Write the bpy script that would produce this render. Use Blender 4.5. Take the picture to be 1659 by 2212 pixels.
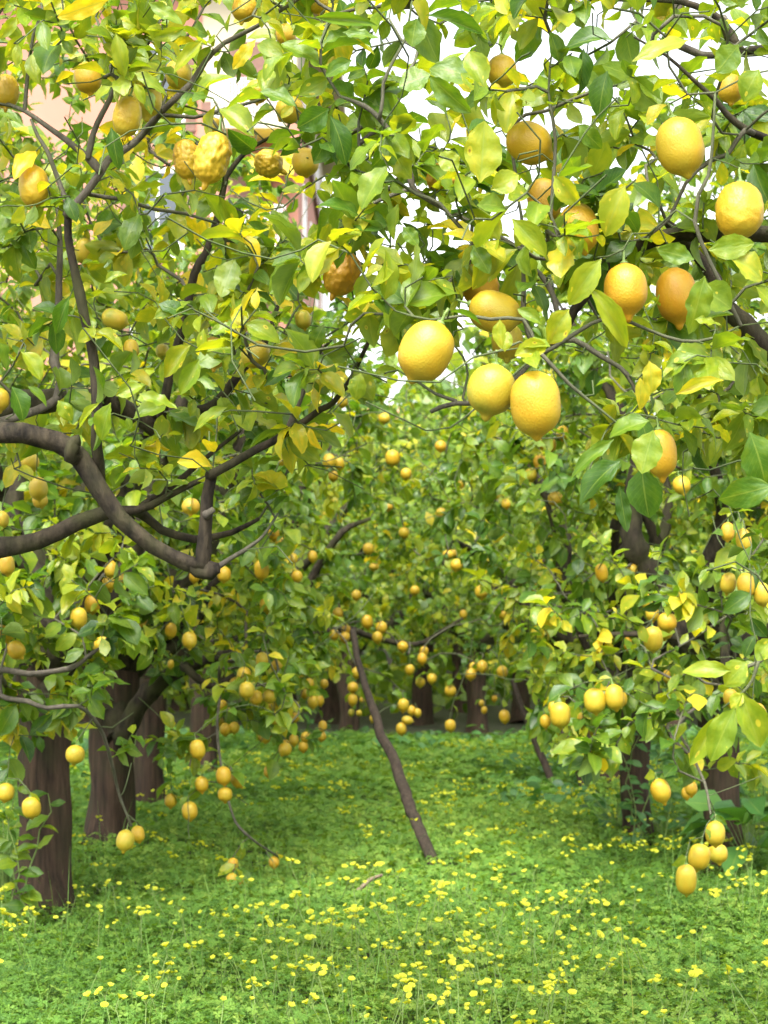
import bpy, math, random
import numpy as np
from mathutils import Vector, Matrix, noise as mnoise

# ------------------------------------------------------------------ scene, camera, light
scene = bpy.context.scene
for o in list(bpy.data.objects):
    bpy.data.objects.remove(o)
C = scene.collection
rng = np.random.default_rng(7)
random.seed(7)

F, CX, CY, CAMH = 4000.0, 829.5, 1106.0, 1.2        # photo measured at 1659 x 2212
PITCH = math.atan(244 / F)
cam_d = bpy.data.cameras.new('camera')
cam = bpy.data.objects.new('camera', cam_d)
C.objects.link(cam)
cam.location = (0, 0, CAMH)
cam.rotation_euler = (math.pi / 2 + PITCH, 0, 0)
cam_d.sensor_fit = 'VERTICAL'
cam_d.sensor_height = 36
cam_d.lens = F / 2212 * 36
cam_d.clip_end = 2000
cam_d.dof.use_dof = True
cam_d.dof.focus_distance = 4.1
cam_d.dof.aperture_fstop = 8.5
scene.camera = cam

SUN_EL, SUN_AZ = math.radians(56), math.radians(192)   # azimuth clockwise from +Y
world = bpy.data.worlds.new('World')
scene.world = world
world.use_nodes = True
wn = world.node_tree.nodes
wl = world.node_tree.links
bg = wn['Background']
sky = wn.new('ShaderNodeTexSky')
sky.sky_type = 'NISHITA'
sky.sun_disc = False
sky.sun_elevation = SUN_EL
sky.sun_rotation = SUN_AZ
sky.dust_density = 4.0
sky.air_density = 1.0
bw = wn.new('ShaderNodeRGBToBW')
mixw = wn.new('ShaderNodeMixRGB')                       # overcast: the blue is veiled by white cloud
mixw.inputs[0].default_value = 0.88
wl.new(sky.outputs[0], bw.inputs[0])
wl.new(sky.outputs[0], mixw.inputs[1])
wl.new(bw.outputs[0], mixw.inputs[2])
wl.new(mixw.outputs[0], bg.inputs[0])
bg.inputs[1].default_value = 0.15

sun_d = bpy.data.lights.new('sun', 'SUN')
sun_d.energy = 1.0
sun_d.angle = math.radians(30)
sun_d.color = (1.0, 0.95, 0.86)
sun = bpy.data.objects.new('sun', sun_d)
C.objects.link(sun)
sdir = Vector((math.sin(SUN_AZ) * math.cos(SUN_EL), math.cos(SUN_AZ) * math.cos(SUN_EL), math.sin(SUN_EL)))
sun.rotation_euler = sdir.to_track_quat('Z', 'Y').to_euler()
sun.location = sdir * 30

scene.render.engine = 'CYCLES'
scene.view_settings.view_transform = 'Standard'
scene.view_settings.look = 'None'
scene.view_settings.gamma = 1
scene.view_settings.exposure = 2.45
scene.cycles.max_bounces = 6
scene.cycles.diffuse_bounces = 2
scene.cycles.transmission_bounces = 4
scene.cycles.transparent_max_bounces = 4

# ------------------------------------------------------------------ helpers
cp, sp_ = math.cos(PITCH), math.sin(PITCH)
FWD = np.array([0, cp, sp_]); UPV = np.array([0, -sp_, cp]); RGT = np.array([1.0, 0, 0])
CAM = np.array([0, 0, CAMH])
def at(x, y, D):
    return CAM + FWD * D + RGT * ((x - CX) / F * D) + UPV * ((CY - y) / F * D)
def on_ground(x, y, z=0.0):
    d = FWD + RGT * ((x - CX) / F) + UPV * ((CY - y) / F)
    return CAM + d * ((z - CAMH) / d[2])
def proj(p):
    p = np.asarray(p) - CAM
    D = p @ FWD
    return CX + (p @ RGT) / D * F, CY - (p @ UPV) / D * F, D
def nrm(v):
    return v / (np.linalg.norm(v, axis=-1, keepdims=True) + 1e-12)
def gh(x, y):        # ground height
    return 0.035 * np.sin(x * 1.3 + 0.7) * np.cos(y * 0.9) + 0.02 * np.sin(x * 3.1 + y * 2.2)

def link(name, mesh, parent=None, **props):
    o = bpy.data.objects.new(name, mesh)
    C.objects.link(o)
    if parent is not None:
        o.parent = parent
    for k, v in props.items():
        o[k] = v
    return o
def empty(name, loc, label, category, group=None):
    o = bpy.data.objects.new(name, None)
    o.empty_display_size = 0.1
    C.objects.link(o)
    o.location = loc
    o['label'] = label
    o['category'] = category
    if group:
        o['group'] = group
    return o
def make_mesh(name, V, Q, mat, tone=None, uv=None, smooth=True, col=None):
    me = bpy.data.meshes.new(name)
    V = np.asarray(V, dtype=np.float32).reshape(-1, 3)
    Q = np.asarray(Q, dtype=np.int32)
    k = Q.shape[1]
    me.vertices.add(len(V)); me.vertices.foreach_set('co', V.ravel())
    me.loops.add(Q.size); me.loops.foreach_set('vertex_index', Q.ravel())
    me.polygons.add(len(Q))
    me.polygons.foreach_set('loop_start', np.arange(0, Q.size, k, dtype=np.int32))
    me.polygons.foreach_set('loop_total', np.full(len(Q), k, dtype=np.int32))
    me.polygons.foreach_set('use_smooth', np.full(len(Q), smooth, dtype=bool))
    if tone is not None:
        a = me.attributes.new('tone', 'FLOAT', 'POINT')
        a.data.foreach_set('value', np.asarray(tone, dtype=np.float32).ravel())
    if uv is not None:
        l = me.uv_layers.new(name='UVMap')
        l.data.foreach_set('uv', np.asarray(uv, dtype=np.float32).reshape(-1, 2)[Q.ravel()].ravel())
    if mat is not None:
        me.materials.append(mat)
    me.update(calc_edges=True)
    return me

class Acc:            # gathers quads of one mesh
    def __init__(s): s.V = []; s.Q = []; s.T = []; s.U = []; s.n = 0
    def add(s, V, Q, T=0.0, U=None):
        V = np.asarray(V, float)
        s.V.append(V); s.Q.append(np.asarray(Q) + s.n)
        s.T.append(np.broadcast_to(np.asarray(T, float), (len(V),)))
        s.U.append(np.zeros((len(V), 2)) if U is None else U)
        s.n += len(V)
    def mesh(s, name, mat, smooth=True):
        return make_mesh(name, np.concatenate(s.V), np.concatenate(s.Q), mat,
                         np.concatenate(s.T), np.concatenate(s.U), smooth)
    def box(s, lo, hi, T=0.0):
        x0, y0, z0 = lo; x1, y1, z1 = hi
        V = [(x0,y0,z0),(x1,y0,z0),(x1,y1,z0),(x0,y1,z0),(x0,y0,z1),(x1,y0,z1),(x1,y1,z1),(x0,y1,z1)]
        s.add(V, [(0,3,2,1),(4,5,6,7),(0,1,5,4),(1,2,6,5),(2,3,7,6),(3,0,4,7)], T)

def tube(P, R, sides=8, cap=True, wob=0.0, seed=0):
    P = np.asarray(P, float); R = np.asarray(R, float)
    if cap:
        P = np.concatenate([P, P[-1:] + (P[-1] - P[-2]) * 1e-3]); R = np.concatenate([R, [1e-4]])
    n = len(P)
    Tn = np.empty_like(P)
    Tn[1:-1] = P[2:] - P[:-2]; Tn[0] = P[1] - P[0]; Tn[-1] = P[-1] - P[-2]
    Tn = nrm(Tn)
    ref = np.array([0.31, 0.52, 0.79])
    if abs(Tn[0] @ ref) > 0.9: ref = np.array([1.0, 0, 0])
    A = np.empty_like(P); a = nrm(np.cross(Tn[0], ref))
    for i in range(n):
        a = nrm(a - Tn[i] * (a @ Tn[i])); A[i] = a
    B = np.cross(Tn, A)
    th = np.linspace(0, 2 * math.pi, sides, endpoint=False)
    RR = np.repeat(R[:, None], sides, 1)
    if wob:
        r2 = np.random.default_rng(seed)
        ph = r2.uniform(0, 6.28, 5); L = np.concatenate([[0], np.cumsum(np.linalg.norm(np.diff(P, axis=0), axis=1))])
        RR = RR * (1 + wob * (np.sin(2 * th[None] + ph[0] + L[:, None] * 3) * .5 + np.sin(3 * th[None] + ph[1] - L[:, None] * 5) * .4
                              + np.sin(5 * th[None] + ph[2] + L[:, None] * 2) * .25 + np.sin(L[:, None] * 14 + ph[3] + th[None]) * .3))
    V = P[:, None] + RR[..., None] * (np.cos(th)[None, :, None] * A[:, None] + np.sin(th)[None, :, None] * B[:, None])
    i = np.arange(n - 1)[:, None] * sides; j = np.arange(sides)[None]; j2 = (j + 1) % sides
    Q = np.stack([i + j, i + j2, i + sides + j2, i + sides + j], -1).reshape(-1, 4)
    return V.reshape(-1, 3), Q, np.repeat(R, sides)

def smooth_line(P, R, step=0.04, jit=0.0, r=None):
    """Catmull-Rom through the points; returns resampled points and radii"""
    P = np.asarray(P, float); R = np.asarray(R, float)
    PP = np.concatenate([[2 * P[0] - P[1]], P, [2 * P[-1] - P[-2]]])
    out, ro = [], []
    for k in range(len(P) - 1):
        p0, p1, p2, p3 = PP[k:k + 4]
        m = max(2, int(np.linalg.norm(p2 - p1) / step))
        t = np.linspace(0, 1, m, endpoint=False)[:, None]
        out.append(0.5 * (2 * p1 + (p2 - p0) * t + (2 * p0 - 5 * p1 + 4 * p2 - p3) * t**2 + (3 * p1 - p0 - 3 * p2 + p3) * t**3))
        ro.append(R[k] + (R[k + 1] - R[k]) * t[:, 0])
    out.append(P[-1:]); ro.append(R[-1:])
    out = np.concatenate(out); ro = np.concatenate(ro)
    if jit:
        w = (r or rng).normal(0, 1, (len(out), 3)); w[1:-1] = (w[:-2] + w[1:-1] + w[2:]) / 3; w[0] = w[-1] = 0
        out = out + w * jit * np.minimum(ro, 0.05)[:, None]
    return out, ro

# ------------------------------------------------------------------ materials
def new_mat(name):
    m = bpy.data.materials.new(name); m.use_nodes = True
    nt = m.node_tree
    return m, nt.nodes, nt.links, nt.nodes['Principled BSDF'], nt.nodes['Material Output']
def ramp(n, stops):
    r = n.new('ShaderNodeValToRGB'); e = r.color_ramp.elements
    while len(e) < len(stops): e.new(0.5)
    for el, (p, c) in zip(e, stops):
        el.position = p; el.color = (*c, 1)
    return r
def math_node(n, l, op, a, b=None, clamp=False):
    m = n.new('ShaderNodeMath'); m.operation = op; m.use_clamp = clamp
    for i, v in enumerate((a, b)):
        if v is None: continue
        if isinstance(v, (int, float)): m.inputs[i].default_value = v
        else: l.new(v, m.inputs[i])
    return m.outputs[0]
def attr(n, name):
    a = n.new('ShaderNodeAttribute'); a.attribute_name = name
    return a
def bump(n, l, h, strength, dist, p):
    b = n.new('ShaderNodeBump'); b.inputs['Strength'].default_value = strength; b.inputs['Distance'].default_value = dist
    l.new(h, b.inputs['Height']); l.new(b.outputs[0], p.inputs['Normal'])

def leaf_material(name, stops, under, transl=0.38, rough=0.4, ribs=True, spots=True, spec=0.5):
    m, n, l, p, out = new_mat(name)
    t = attr(n, 'tone'); uv = n.new('ShaderNodeUVMap'); uv.uv_map = 'UVMap'
    comb = n.new('ShaderNodeCombineXYZ')
    l.new(math_node(n, l, 'MULTIPLY', t.outputs['Fac'], 61.0), comb.inputs[2])
    va = n.new('ShaderNodeVectorMath'); va.operation = 'ADD'
    l.new(uv.outputs[0], va.inputs[0]); l.new(comb.outputs[0], va.inputs[1])
    nz = n.new('ShaderNodeTexNoise'); nz.inputs['Scale'].default_value = 3.2; nz.inputs['Detail'].default_value = 4
    l.new(va.outputs[0], nz.inputs['Vector'])
    mott = math_node(n, l, 'MULTIPLY', math_node(n, l, 'SUBTRACT', nz.outputs['Fac'], 0.5), 0.5)
    tone = math_node(n, l, 'ADD', t.outputs['Fac'], mott, True)
    r = ramp(n, stops); l.new(tone, r.inputs[0])
    col = r.outputs[0]
    if ribs:
        sx = n.new('ShaderNodeSeparateXYZ'); l.new(uv.outputs[0], sx.inputs[0])
        av = math_node(n, l, 'ABSOLUTE', math_node(n, l, 'SUBTRACT', sx.outputs[1], 0.5))
        rib = math_node(n, l, 'LESS_THAN', av, 0.022)
        # side veins
        vv = math_node(n, l, 'SUBTRACT', math_node(n, l, 'MULTIPLY', sx.outputs[0], 9.0), math_node(n, l, 'MULTIPLY', av, 6.0))
        fr = math_node(n, l, 'FRACT', vv)
        vein = math_node(n, l, 'MULTIPLY', math_node(n, l, 'LESS_THAN', fr, 0.11), 0.35)
        f = math_node(n, l, 'MULTIPLY', math_node(n, l, 'MAXIMUM', rib, vein), 0.4)
        mx = n.new('ShaderNodeMixRGB'); l.new(f, mx.inputs[0]); l.new(col, mx.inputs[1]); mx.inputs[2].default_value = (0.25, 0.32, 0.06, 1)
        col = mx.outputs[0]
    if spots:
        vo = n.new('ShaderNodeTexVoronoi'); vo.inputs['Scale'].default_value = 2.1; l.new(va.outputs[0], vo.inputs['Vector'])
        keep = math_node(n, l, 'GREATER_THAN', t.outputs['Fac'], 0.5)
        halo = math_node(n, l, 'MULTIPLY', math_node(n, l, 'LESS_THAN', vo.outputs['Distance'], 0.16), keep)
        spot = math_node(n, l, 'MULTIPLY', math_node(n, l, 'LESS_THAN', vo.outputs['Distance'], 0.06), keep)
        mx = n.new('ShaderNodeMixRGB'); l.new(math_node(n, l, 'MULTIPLY', halo, 0.5), mx.inputs[0]); l.new(col, mx.inputs[1]); mx.inputs[2].default_value = (0.62, 0.50, 0.05, 1)
        mx2 = n.new('ShaderNodeMixRGB'); l.new(math_node(n, l, 'MULTIPLY', spot, 0.8), mx2.inputs[0]); l.new(mx.outputs[0], mx2.inputs[1]); mx2.inputs[2].default_value = (0.22, 0.11, 0.03, 1)
        col = mx2.outputs[0]
    geo = n.new('ShaderNodeNewGeometry')
    mu = n.new('ShaderNodeMixRGB')
    l.new(math_node(n, l, 'MULTIPLY', geo.outputs['Backfacing'], 0.6), mu.inputs[0])
    l.new(col, mu.inputs[1]); mu.inputs[2].default_value = (*under, 1)
    l.new(mu.outputs[0], p.inputs['Base Color'])
    p.inputs['Roughness'].default_value = rough
    p.inputs['Specular IOR Level'].default_value = spec
    bump(n, l, nz.outputs['Fac'], 0.35, 0.01, p)
    tr = n.new('ShaderNodeBsdfTranslucent')
    hs = n.new('ShaderNodeMixRGB'); hs.blend_type = 'MULTIPLY'; hs.inputs[0].default_value = 1.0
    l.new(col, hs.inputs[1]); hs.inputs[2].default_value = (1.95, 1.8, 0.45, 1)
    l.new(hs.outputs[0], tr.inputs[0])
    ms = n.new('ShaderNodeMixShader'); ms.inputs[0].default_value = transl
    l.new(p.outputs[0], ms.inputs[1]); l.new(tr.outputs[0], ms.inputs[2]); l.new(ms.outputs[0], out.inputs[0])
    return m
LEAF_STOPS = [(0.0, (0.020, 0.062, 0.010)), (0.3, (0.060, 0.138, 0.013)), (0.55, (0.145, 0.222, 0.014)),
              (0.75, (0.255, 0.298, 0.017)), (0.88, (0.385, 0.355, 0.022)), (1.0, (0.560, 0.420, 0.022))]
M_LEAF = leaf_material('citrus_leaf', LEAF_STOPS, (0.19, 0.26, 0.050), 0.42, 0.36, spec=0.38)
M_WEED = leaf_material('weed_leaf', [(0, (0.03, 0.10, 0.03)), (0.6, (0.06, 0.17, 0.035)), (1, (0.12, 0.24, 0.04))], (0.10, 0.2, 0.07), 0.3, 0.45, True, False)
M_CLOVER = leaf_material('clover_leaf', [(0, (0.044, 0.112, 0.018)), (0.5, (0.106, 0.218, 0.030)), (1, (0.230, 0.325, 0.055))], (0.15, 0.255, 0.05), 0.35, 0.6, False, False, 0.25)
M_PETAL = leaf_material('flower_petal', [(0, (0.32, 0.36, 0.012)), (0.45, (0.48, 0.50, 0.030)), (1, (0.56, 0.60, 0.085))], (0.54, 0.55, 0.06), 0.35, 0.6, False, False, 0.2)

def bark_material(name, dark, light, moss, mossamt, thin=None, streak=0.35, lo=.3, hi=.72):
    m, n, l, p, out = new_mat(name)
    tc = n.new('ShaderNodeTexCoord')
    mp = n.new('ShaderNodeMapping'); mp.inputs['Scale'].default_value = (1, 1, streak); l.new(tc.outputs['Object'], mp.inputs[0])
    nz = n.new('ShaderNodeTexNoise'); nz.inputs['Scale'].default_value = 38; nz.inputs['Detail'].default_value = 8; nz.inputs['Roughness'].default_value = 0.65
    l.new(mp.outputs[0], nz.inputs['Vector'])
    n2 = n.new('ShaderNodeTexNoise'); n2.inputs['Scale'].default_value = 7; n2.inputs['Detail'].default_value = 4; l.new(tc.outputs['Object'], n2.inputs['Vector'])
    r = ramp(n, [(lo, dark), (hi, light)]); l.new(nz.outputs['Fac'], r.inputs[0])
    mr = ramp(n, [(0.45, (0, 0, 0)), (0.68, (mossamt,) * 3)]); l.new(n2.outputs['Fac'], mr.inputs[0])
    mx = n.new('ShaderNodeMixRGB'); l.new(mr.outputs[0], mx.inputs[0]); l.new(r.outputs[0], mx.inputs[1]); mx.inputs[2].default_value = (*moss, 1)
    col = mx.outputs[0]
    if thin:
        t = attr(n, 'tone')
        tr = ramp(n, [(0.0, (1, 1, 1)), (0.0023, (1, 1, 1)), (0.0042, (0, 0, 0))]); l.new(t.outputs['Fac'], tr.inputs[0])
        m2 = n.new('ShaderNodeMixRGB'); l.new(tr.outputs[0], m2.inputs[0]); l.new(col, m2.inputs[1]); m2.inputs[2].default_value = (*thin, 1)
        col = m2.outputs[0]
    l.new(col, p.inputs['Base Color'])
    p.inputs['Roughness'].default_value = 0.85
    p.inputs['Specular IOR Level'].default_value = 0.25
    bump(n, l, nz.outputs['Fac'], 0.7, 0.012, p)
    return m
M_LIMB = bark_material('limb_bark', (0.008, 0.006, 0.004), (0.054, 0.042, 0.026), (0.037, 0.039, 0.012), 0.75, lo=.36, hi=.68)
M_TWIG = bark_material('twig_bark', (0.050, 0.043, 0.034), (0.14, 0.12, 0.095), (0.06, 0.068, 0.03), 0.4, (0.065, 0.115, 0.022))
M_TRUNK = bark_material('trunk_bark', (0.012, 0.0075, 0.005), (0.076, 0.046, 0.029), (0.034, 0.034, 0.014), 0.6, streak=0.10, lo=.33, hi=.70)
M_POLE = bark_material('pole_wood', (0.010, 0.007, 0.005), (0.062, 0.044, 0.031), (0.03, 0.027, 0.016), 0.4, streak=.15)
M_CUT = bark_material('cut_wood', (0.12, 0.085, 0.055), (0.26, 0.20, 0.14), (0.10, 0.09, 0.06), 0.3)

def lemon_material():
    m, n, l, p, out = new_mat('lemon_peel')
    oi = n.new('ShaderNodeObjectInfo'); tc = n.new('ShaderNodeTexCoord')
    va = n.new('ShaderNodeVectorMath'); va.operation = 'ADD'
    l.new(tc.outputs['Object'], va.inputs[0]); l.new(oi.outputs['Location'], va.inputs[1])
    n1 = n.new('ShaderNodeTexNoise'); n1.inputs['Scale'].default_value = 1.7; n1.inputs['Detail'].default_value = 3
    l.new(va.outputs[0], n1.inputs['Vector'])
    sep = n.new('ShaderNodeSeparateColor'); l.new(oi.outputs['Color'], sep.inputs[0])
    tone = math_node(n, l, 'ADD', sep.outputs[0], math_node(n, l, 'MULTIPLY', math_node(n, l, 'SUBTRACT', n1.outputs['Fac'], 0.5), 0.85), True)
    r = ramp(n, [(0.0, (0.22, 0.24, 0.017)), (0.15, (0.385, 0.31, 0.024)), (0.5, (0.41, 0.265, 0.013)), (1.0, (0.41, 0.192, 0.007))])
    l.new(tone, r.inputs[0])
    # small brown blemishes
    vo = n.new('ShaderNodeTexVoronoi'); vo.inputs['Scale'].default_value = 5.5; l.new(va.outputs[0], vo.inputs['Vector'])
    sp = ramp(n, [(0.03, (0.6, 0.6, 0.6)), (0.07, (0, 0, 0))]); l.new(vo.outputs['Distance'], sp.inputs[0])
    mx = n.new('ShaderNodeMixRGB'); l.new(sp.outputs[0], mx.inputs[0]); l.new(r.outputs[0], mx.inputs[1]); mx.inputs[2].default_value = (0.30, 0.17, 0.02, 1)
    l.new(mx.outputs[0], p.inputs['Base Color'])
    p.inputs['Roughness'].default_value = 0.42
    p.inputs['Specular IOR Level'].default_value = 0.4
    p.inputs['Subsurface Weight'].default_value = 0.12
    p.inputs['Subsurface Radius'].default_value = (0.02, 0.012, 0.003)
    p.inputs['Subsurface Scale'].default_value = 0.3
    n2 = n.new('ShaderNodeTexNoise'); n2.inputs['Scale'].default_value = 30; n2.inputs['Detail'].default_value = 2; l.new(tc.outputs['Object'], n2.inputs['Vector'])
    bump(n, l, n2.outputs['Fac'], 0.5, 0.002, p)
    return m
M_LEMON = lemon_material()

def plain(name, a, b, rough=0.8, scale=4.0, bumpd=0.0):
    m, n, l, p, out = new_mat(name)
    tc = n.new('ShaderNodeTexCoord')
    nz = n.new('ShaderNodeTexNoise'); nz.inputs['Scale'].default_value = scale; nz.inputs['Detail'].default_value = 6
    l.new(tc.outputs['Object'], nz.inputs['Vector'])
    r = ramp(n, [(0.3, a), (0.7, b)]); l.new(nz.outputs['Fac'], r.inputs[0]); l.new(r.outputs[0], p.inputs['Base Color'])
    p.inputs['Roughness'].default_value = rough
    if bumpd: bump(n, l, nz.outputs['Fac'], 0.6, bumpd, p)
    return m
M_STALK = plain('green_stalk', (0.09, 0.16, 0.03), (0.17, 0.24, 0.05), 0.6, 60)
M_SOIL = plain('soil', (0.022, 0.024, 0.010), (0.045, 0.052, 0.018), 0.95, 6, 0.05)
M_GRASS = leaf_material('grass_blade', [(0, (0.07, 0.17, 0.025)), (0.6, (0.13, 0.27, 0.03)), (1, (0.30, 0.34, 0.09))], (0.14, 0.27, 0.06), 0.3, 0.55, False, False, 0.3)
M_SALMON = plain('salmon_plaster', (0.36, 0.165, 0.115), (0.42, 0.195, 0.14), 0.9, 0.7)
M_CREAM = plain('cream_plaster', (0.44, 0.38, 0.27), (0.50, 0.44, 0.32), 0.9, 0.7)
M_WHITE = plain('white_paint', (0.72, 0.72, 0.70), (0.8, 0.8, 0.78), 0.6, 2)
M_BROWN = plain('brown_shutter', (0.12, 0.06, 0.04), (0.18, 0.09, 0.06), 0.7, 8)
M_GLASS = plain('window_glass', (0.03, 0.04, 0.05), (0.06, 0.075, 0.09), 0.08, 1)
M_RAIL = plain('railing_metal', (0.05, 0.10, 0.10), (0.08, 0.14, 0.14), 0.5, 5)
M_BACKDROP = plain('backdrop_dark', (0.02, 0.018, 0.014), (0.06, 0.052, 0.042), 0.9, 5, 0.05)  # dark colour stands in for the black shade under the far trees
M_AWNING = plain('yellow_awning', (0.75, 0.55, 0.03), (0.82, 0.62, 0.05), 0.8, 3)
M_TILE = plain('terracotta', (0.38, 0.16, 0.09), (0.5, 0.24, 0.15), 0.85, 6)

# ------------------------------------------------------------------ leaves
def leaf_geom(nu, nv, seed, uniform=False):
    r = np.random.default_rng(seed)
    t = np.linspace(0, 1, nu + 1)
    w = np.sin(np.pi * np.clip((t - 0.06) / 0.94, 0, 1) ** 0.88) ** 0.72
    w = np.maximum(w, 0.012) * 0.5
    w[0] = 0.018
    v = np.linspace(-1, 1, nv + 1)
    curl = r.uniform(-0.15, 0.75); fold = r.uniform(0.05, 0.55); tw = r.uniform(-0.8, 0.8)
    wav = r.uniform(0.0, 0.075); wf = r.uniform(1.5, 3.4); ph = r.uniform(0, 6.28)
    bend = r.uniform(-0.25, 0.25)
    # midrib in the xz plane as an arc
    ang = curl * (t - 0.15)
    dx = np.cos(ang); dz = -np.sin(ang)
    mx = np.concatenate([[0], np.cumsum((dx[1:] + dx[:-1]) / 2 / nu)]); mz = np.concatenate([[0], np.cumsum((dz[1:] + dz[:-1]) / 2 / nu)])
    ser = 1 + 0.05 * np.sin(t * 43 + ph) if nu > 8 else 1
    V = np.zeros((nu + 1, nv + 1, 3)); U = np.zeros((nu + 1, nv + 1, 2))
    for j, vj in enumerate(v):
        y = w * vj * (ser if abs(vj) > .9 else 1) * math.cos(fold * .8)
        z = w * abs(vj) * math.sin(fold * .8) + wav * np.sin(t * 6.28 * wf + ph + (2.0 if vj > 0 else 0)) * (vj ** 2) * (w * 2)
        a = tw * (t - 0.3)
        V[:, j, 0] = mx; V[:, j, 1] = y * np.cos(a) - z * np.sin(a) + bend * (t ** 2) * .5; V[:, j, 2] = mz + y * np.sin(a) + z * np.cos(a)
        U[:, j, 0] = t; U[:, j, 1] = 0.5 + 0.5 * vj
    i = np.arange(nu)[:, None] * (nv + 1); j = np.arange(nv)[None]
    Q = np.stack([i + j, i + nv + 1 + j, i + nv + 2 + j, i + j + 1], -1).reshape(-1, 4)
    return V.reshape(-1, 3), Q, U.reshape(-1, 2)
NVAR = 12
LG_HI = [leaf_geom(12, 4, 100 + k) for k in range(NVAR)]
LG_MID = [leaf_geom(5, 2, 100 + k) for k in range(NVAR)]
LG_LOW = [leaf_geom(3, 2, 100 + k) for k in range(NVAR)]
LG_FAR = [leaf_geom(3, 1, 100 + k) for k in range(NVAR)]
_lm = {}
def leaf_mesh(k, tone, geoms, tag):
    tq = round(float(tone) * 15) / 15
    key = (k, tq, tag)
    if key not in _lm:
        V, Q, U = geoms[k]
        _lm[key] = make_mesh('leaf', V, Q, M_LEAF, np.full(len(V), min(0.999, tq + 0.003 * k)), U)
    return _lm[key]

class Leaves:
    """a tree's leaves: base, direction, normal, length, width factor, tone"""
    def __init__(s): s.rows = []
    def add(s, p, d, n, L, w, tone, keep=False):
        d = nrm(np.asarray(d, float)); n = np.asarray(n, float)
        n = nrm(n - d * (n @ d))
        s.rows.append((p, d, n, L, w, tone, keep))
LEM_VIS = []          # fruit that is seen free of leaves: x, y, half width, half height, depth, chance
LIMB_VIS = []         # limbs that are seen: polyline points x, y, width, depth
GAPS = [(960,230,60,55,.8),(860,60,55,55,.75),(1000,30,35,35,.7),(1330,40,70,40,.7),(1275,330,40,50,.6),(1000,510,50,32,.85),(985,785,48,75,.97),(1640,690,26,22,.8),(1255,150,36,70,.6),
        (1400,330,36,36,.6),(940,300,60,36,.7),(1420,160,50,50,.5),(1180,90,40,50,.5),(20,80,36,70,.7),(120,240,36,50,.5),(345,430,36,70,.7),(90,640,36,50,.6),(300,310,40,36,.5),(500,90,50,40,.6),(590,250,45,40,.65),(690,470,40,40,.5),(690,330,36,50,.5),(1375,1750,46,75,.85),(1562,1770,55,110,.8),(110,1800,85,150,.6),(240,1740,70,90,.6),(820,1560,120,60,.5),(1000,1600,160,40,.5)]
def clear_leaves(lv, skip_near):
    r = np.random.default_rng(3)
    if not lv.rows: return
    Pc = np.array([q[0] + q[1] * q[3] * .55 for q in lv.rows]); keep = np.array([q[6] for q in lv.rows])
    x, y, D = proj(Pc)
    drop = np.zeros(len(x), bool)
    u = r.random(len(x))
    for (lx, ly, hw, hh, ld, pr) in LEM_VIS:
        m = 14 * 4 / D
        drop |= (((x - lx) / (hw + m)) ** 2 + ((y - ly) / (hh + m)) ** 2 < 1) & (D < ld + .03) & (u < pr)
    for (P, w, ld) in LIMB_VIS:
        for (a, b) in zip(P[:-1], P[1:]):
            d = np.array(b) - np.array(a); L2 = (d ** 2).sum() + 1e-6
            tt = np.clip(((x - a[0]) * d[0] + (y - a[1]) * d[1]) / L2, 0, 1)
            dist = np.hypot(x - a[0] - tt * d[0], y - a[1] - tt * d[1])
            drop |= (dist < w / 2 + 18) & (D < ld + .05) & (u < .62)
    for (gx, gy, rx, ry, pr) in GAPS:
        drop |= (((x - gx) / rx) ** 2 + ((y - gy) / ry) ** 2 < 1) & (u < (pr if pr > .84 else pr))
    drop &= ~keep
    lv.rows = [q for q, dd in zip(lv.rows, drop) if not dd]
def emit_leaves(lv, root, geoms_part, geoms_mass, nparts, name='foliage', tag='hi'):
    clear_leaves(lv, True)
    if not lv.rows: return
    base = np.array(root.location)
    Pp = np.array([r[0] for r in lv.rows]); Dd = np.array([r[1] for r in lv.rows]); Nn = np.array([r[2] for r in lv.rows])
    L = np.array([r[3] for r in lv.rows]); W = np.array([r[4] for r in lv.rows]); T = np.array([r[5] for r in lv.rows])
    keep = np.array([r[6] for r in lv.rows])
    S = np.cross(Nn, Dd)
    px, py, D = proj(Pp + Dd * L[:, None] * .5)
    score = np.where((px > -20) & (px < 1680) & (py > -20) & (py < 2230), L / D, -1) + keep * 10
    order = np.argsort(-score)
    parts = [i for i in order[:nparts] if score[i] > 0]
    rest = np.setdiff1d(np.arange(len(L)), parts)
    var = rng.integers(0, NVAR, len(L))
    for i in parts:
        o = bpy.data.objects.new('leaf', leaf_mesh(int(var[i]), T[i], geoms_part, tag))
        C.objects.link(o); o.parent = root
        M = Matrix(((Dd[i][0] * L[i], S[i][0] * L[i] * W[i], Nn[i][0] * L[i], Pp[i][0] - base[0]),
                    (Dd[i][1] * L[i], S[i][1] * L[i] * W[i], Nn[i][1] * L[i], Pp[i][1] - base[1]),
                    (Dd[i][2] * L[i], S[i][2] * L[i] * W[i], Nn[i][2] * L[i], Pp[i][2] - base[2]), (0, 0, 0, 1)))
        o.matrix_basis = M
    if len(rest):
        a = Acc()
        for k in range(NVAR):
            I = rest[var[rest] == k]
            if not len(I): continue
            V, Q, U = geoms_mass[k]
            X = (Pp[I] - base)[:, None] + L[I][:, None, None] * (V[None, :, 0:1] * Dd[I][:, None] + V[None, :, 1:2] * W[I][:, None, None] * S[I][:, None] + V[None, :, 2:3] * Nn[I][:, None])
            QQ = Q[None] + (np.arange(len(I)) * len(V))[:, None, None]
            a.add(X.reshape(-1, 3), QQ.reshape(-1, 4), np.repeat(T[I], len(V)), np.tile(U, (len(I), 1)))
        link(name, a.mesh(name, M_LEAF), root, kind='stuff')

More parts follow.
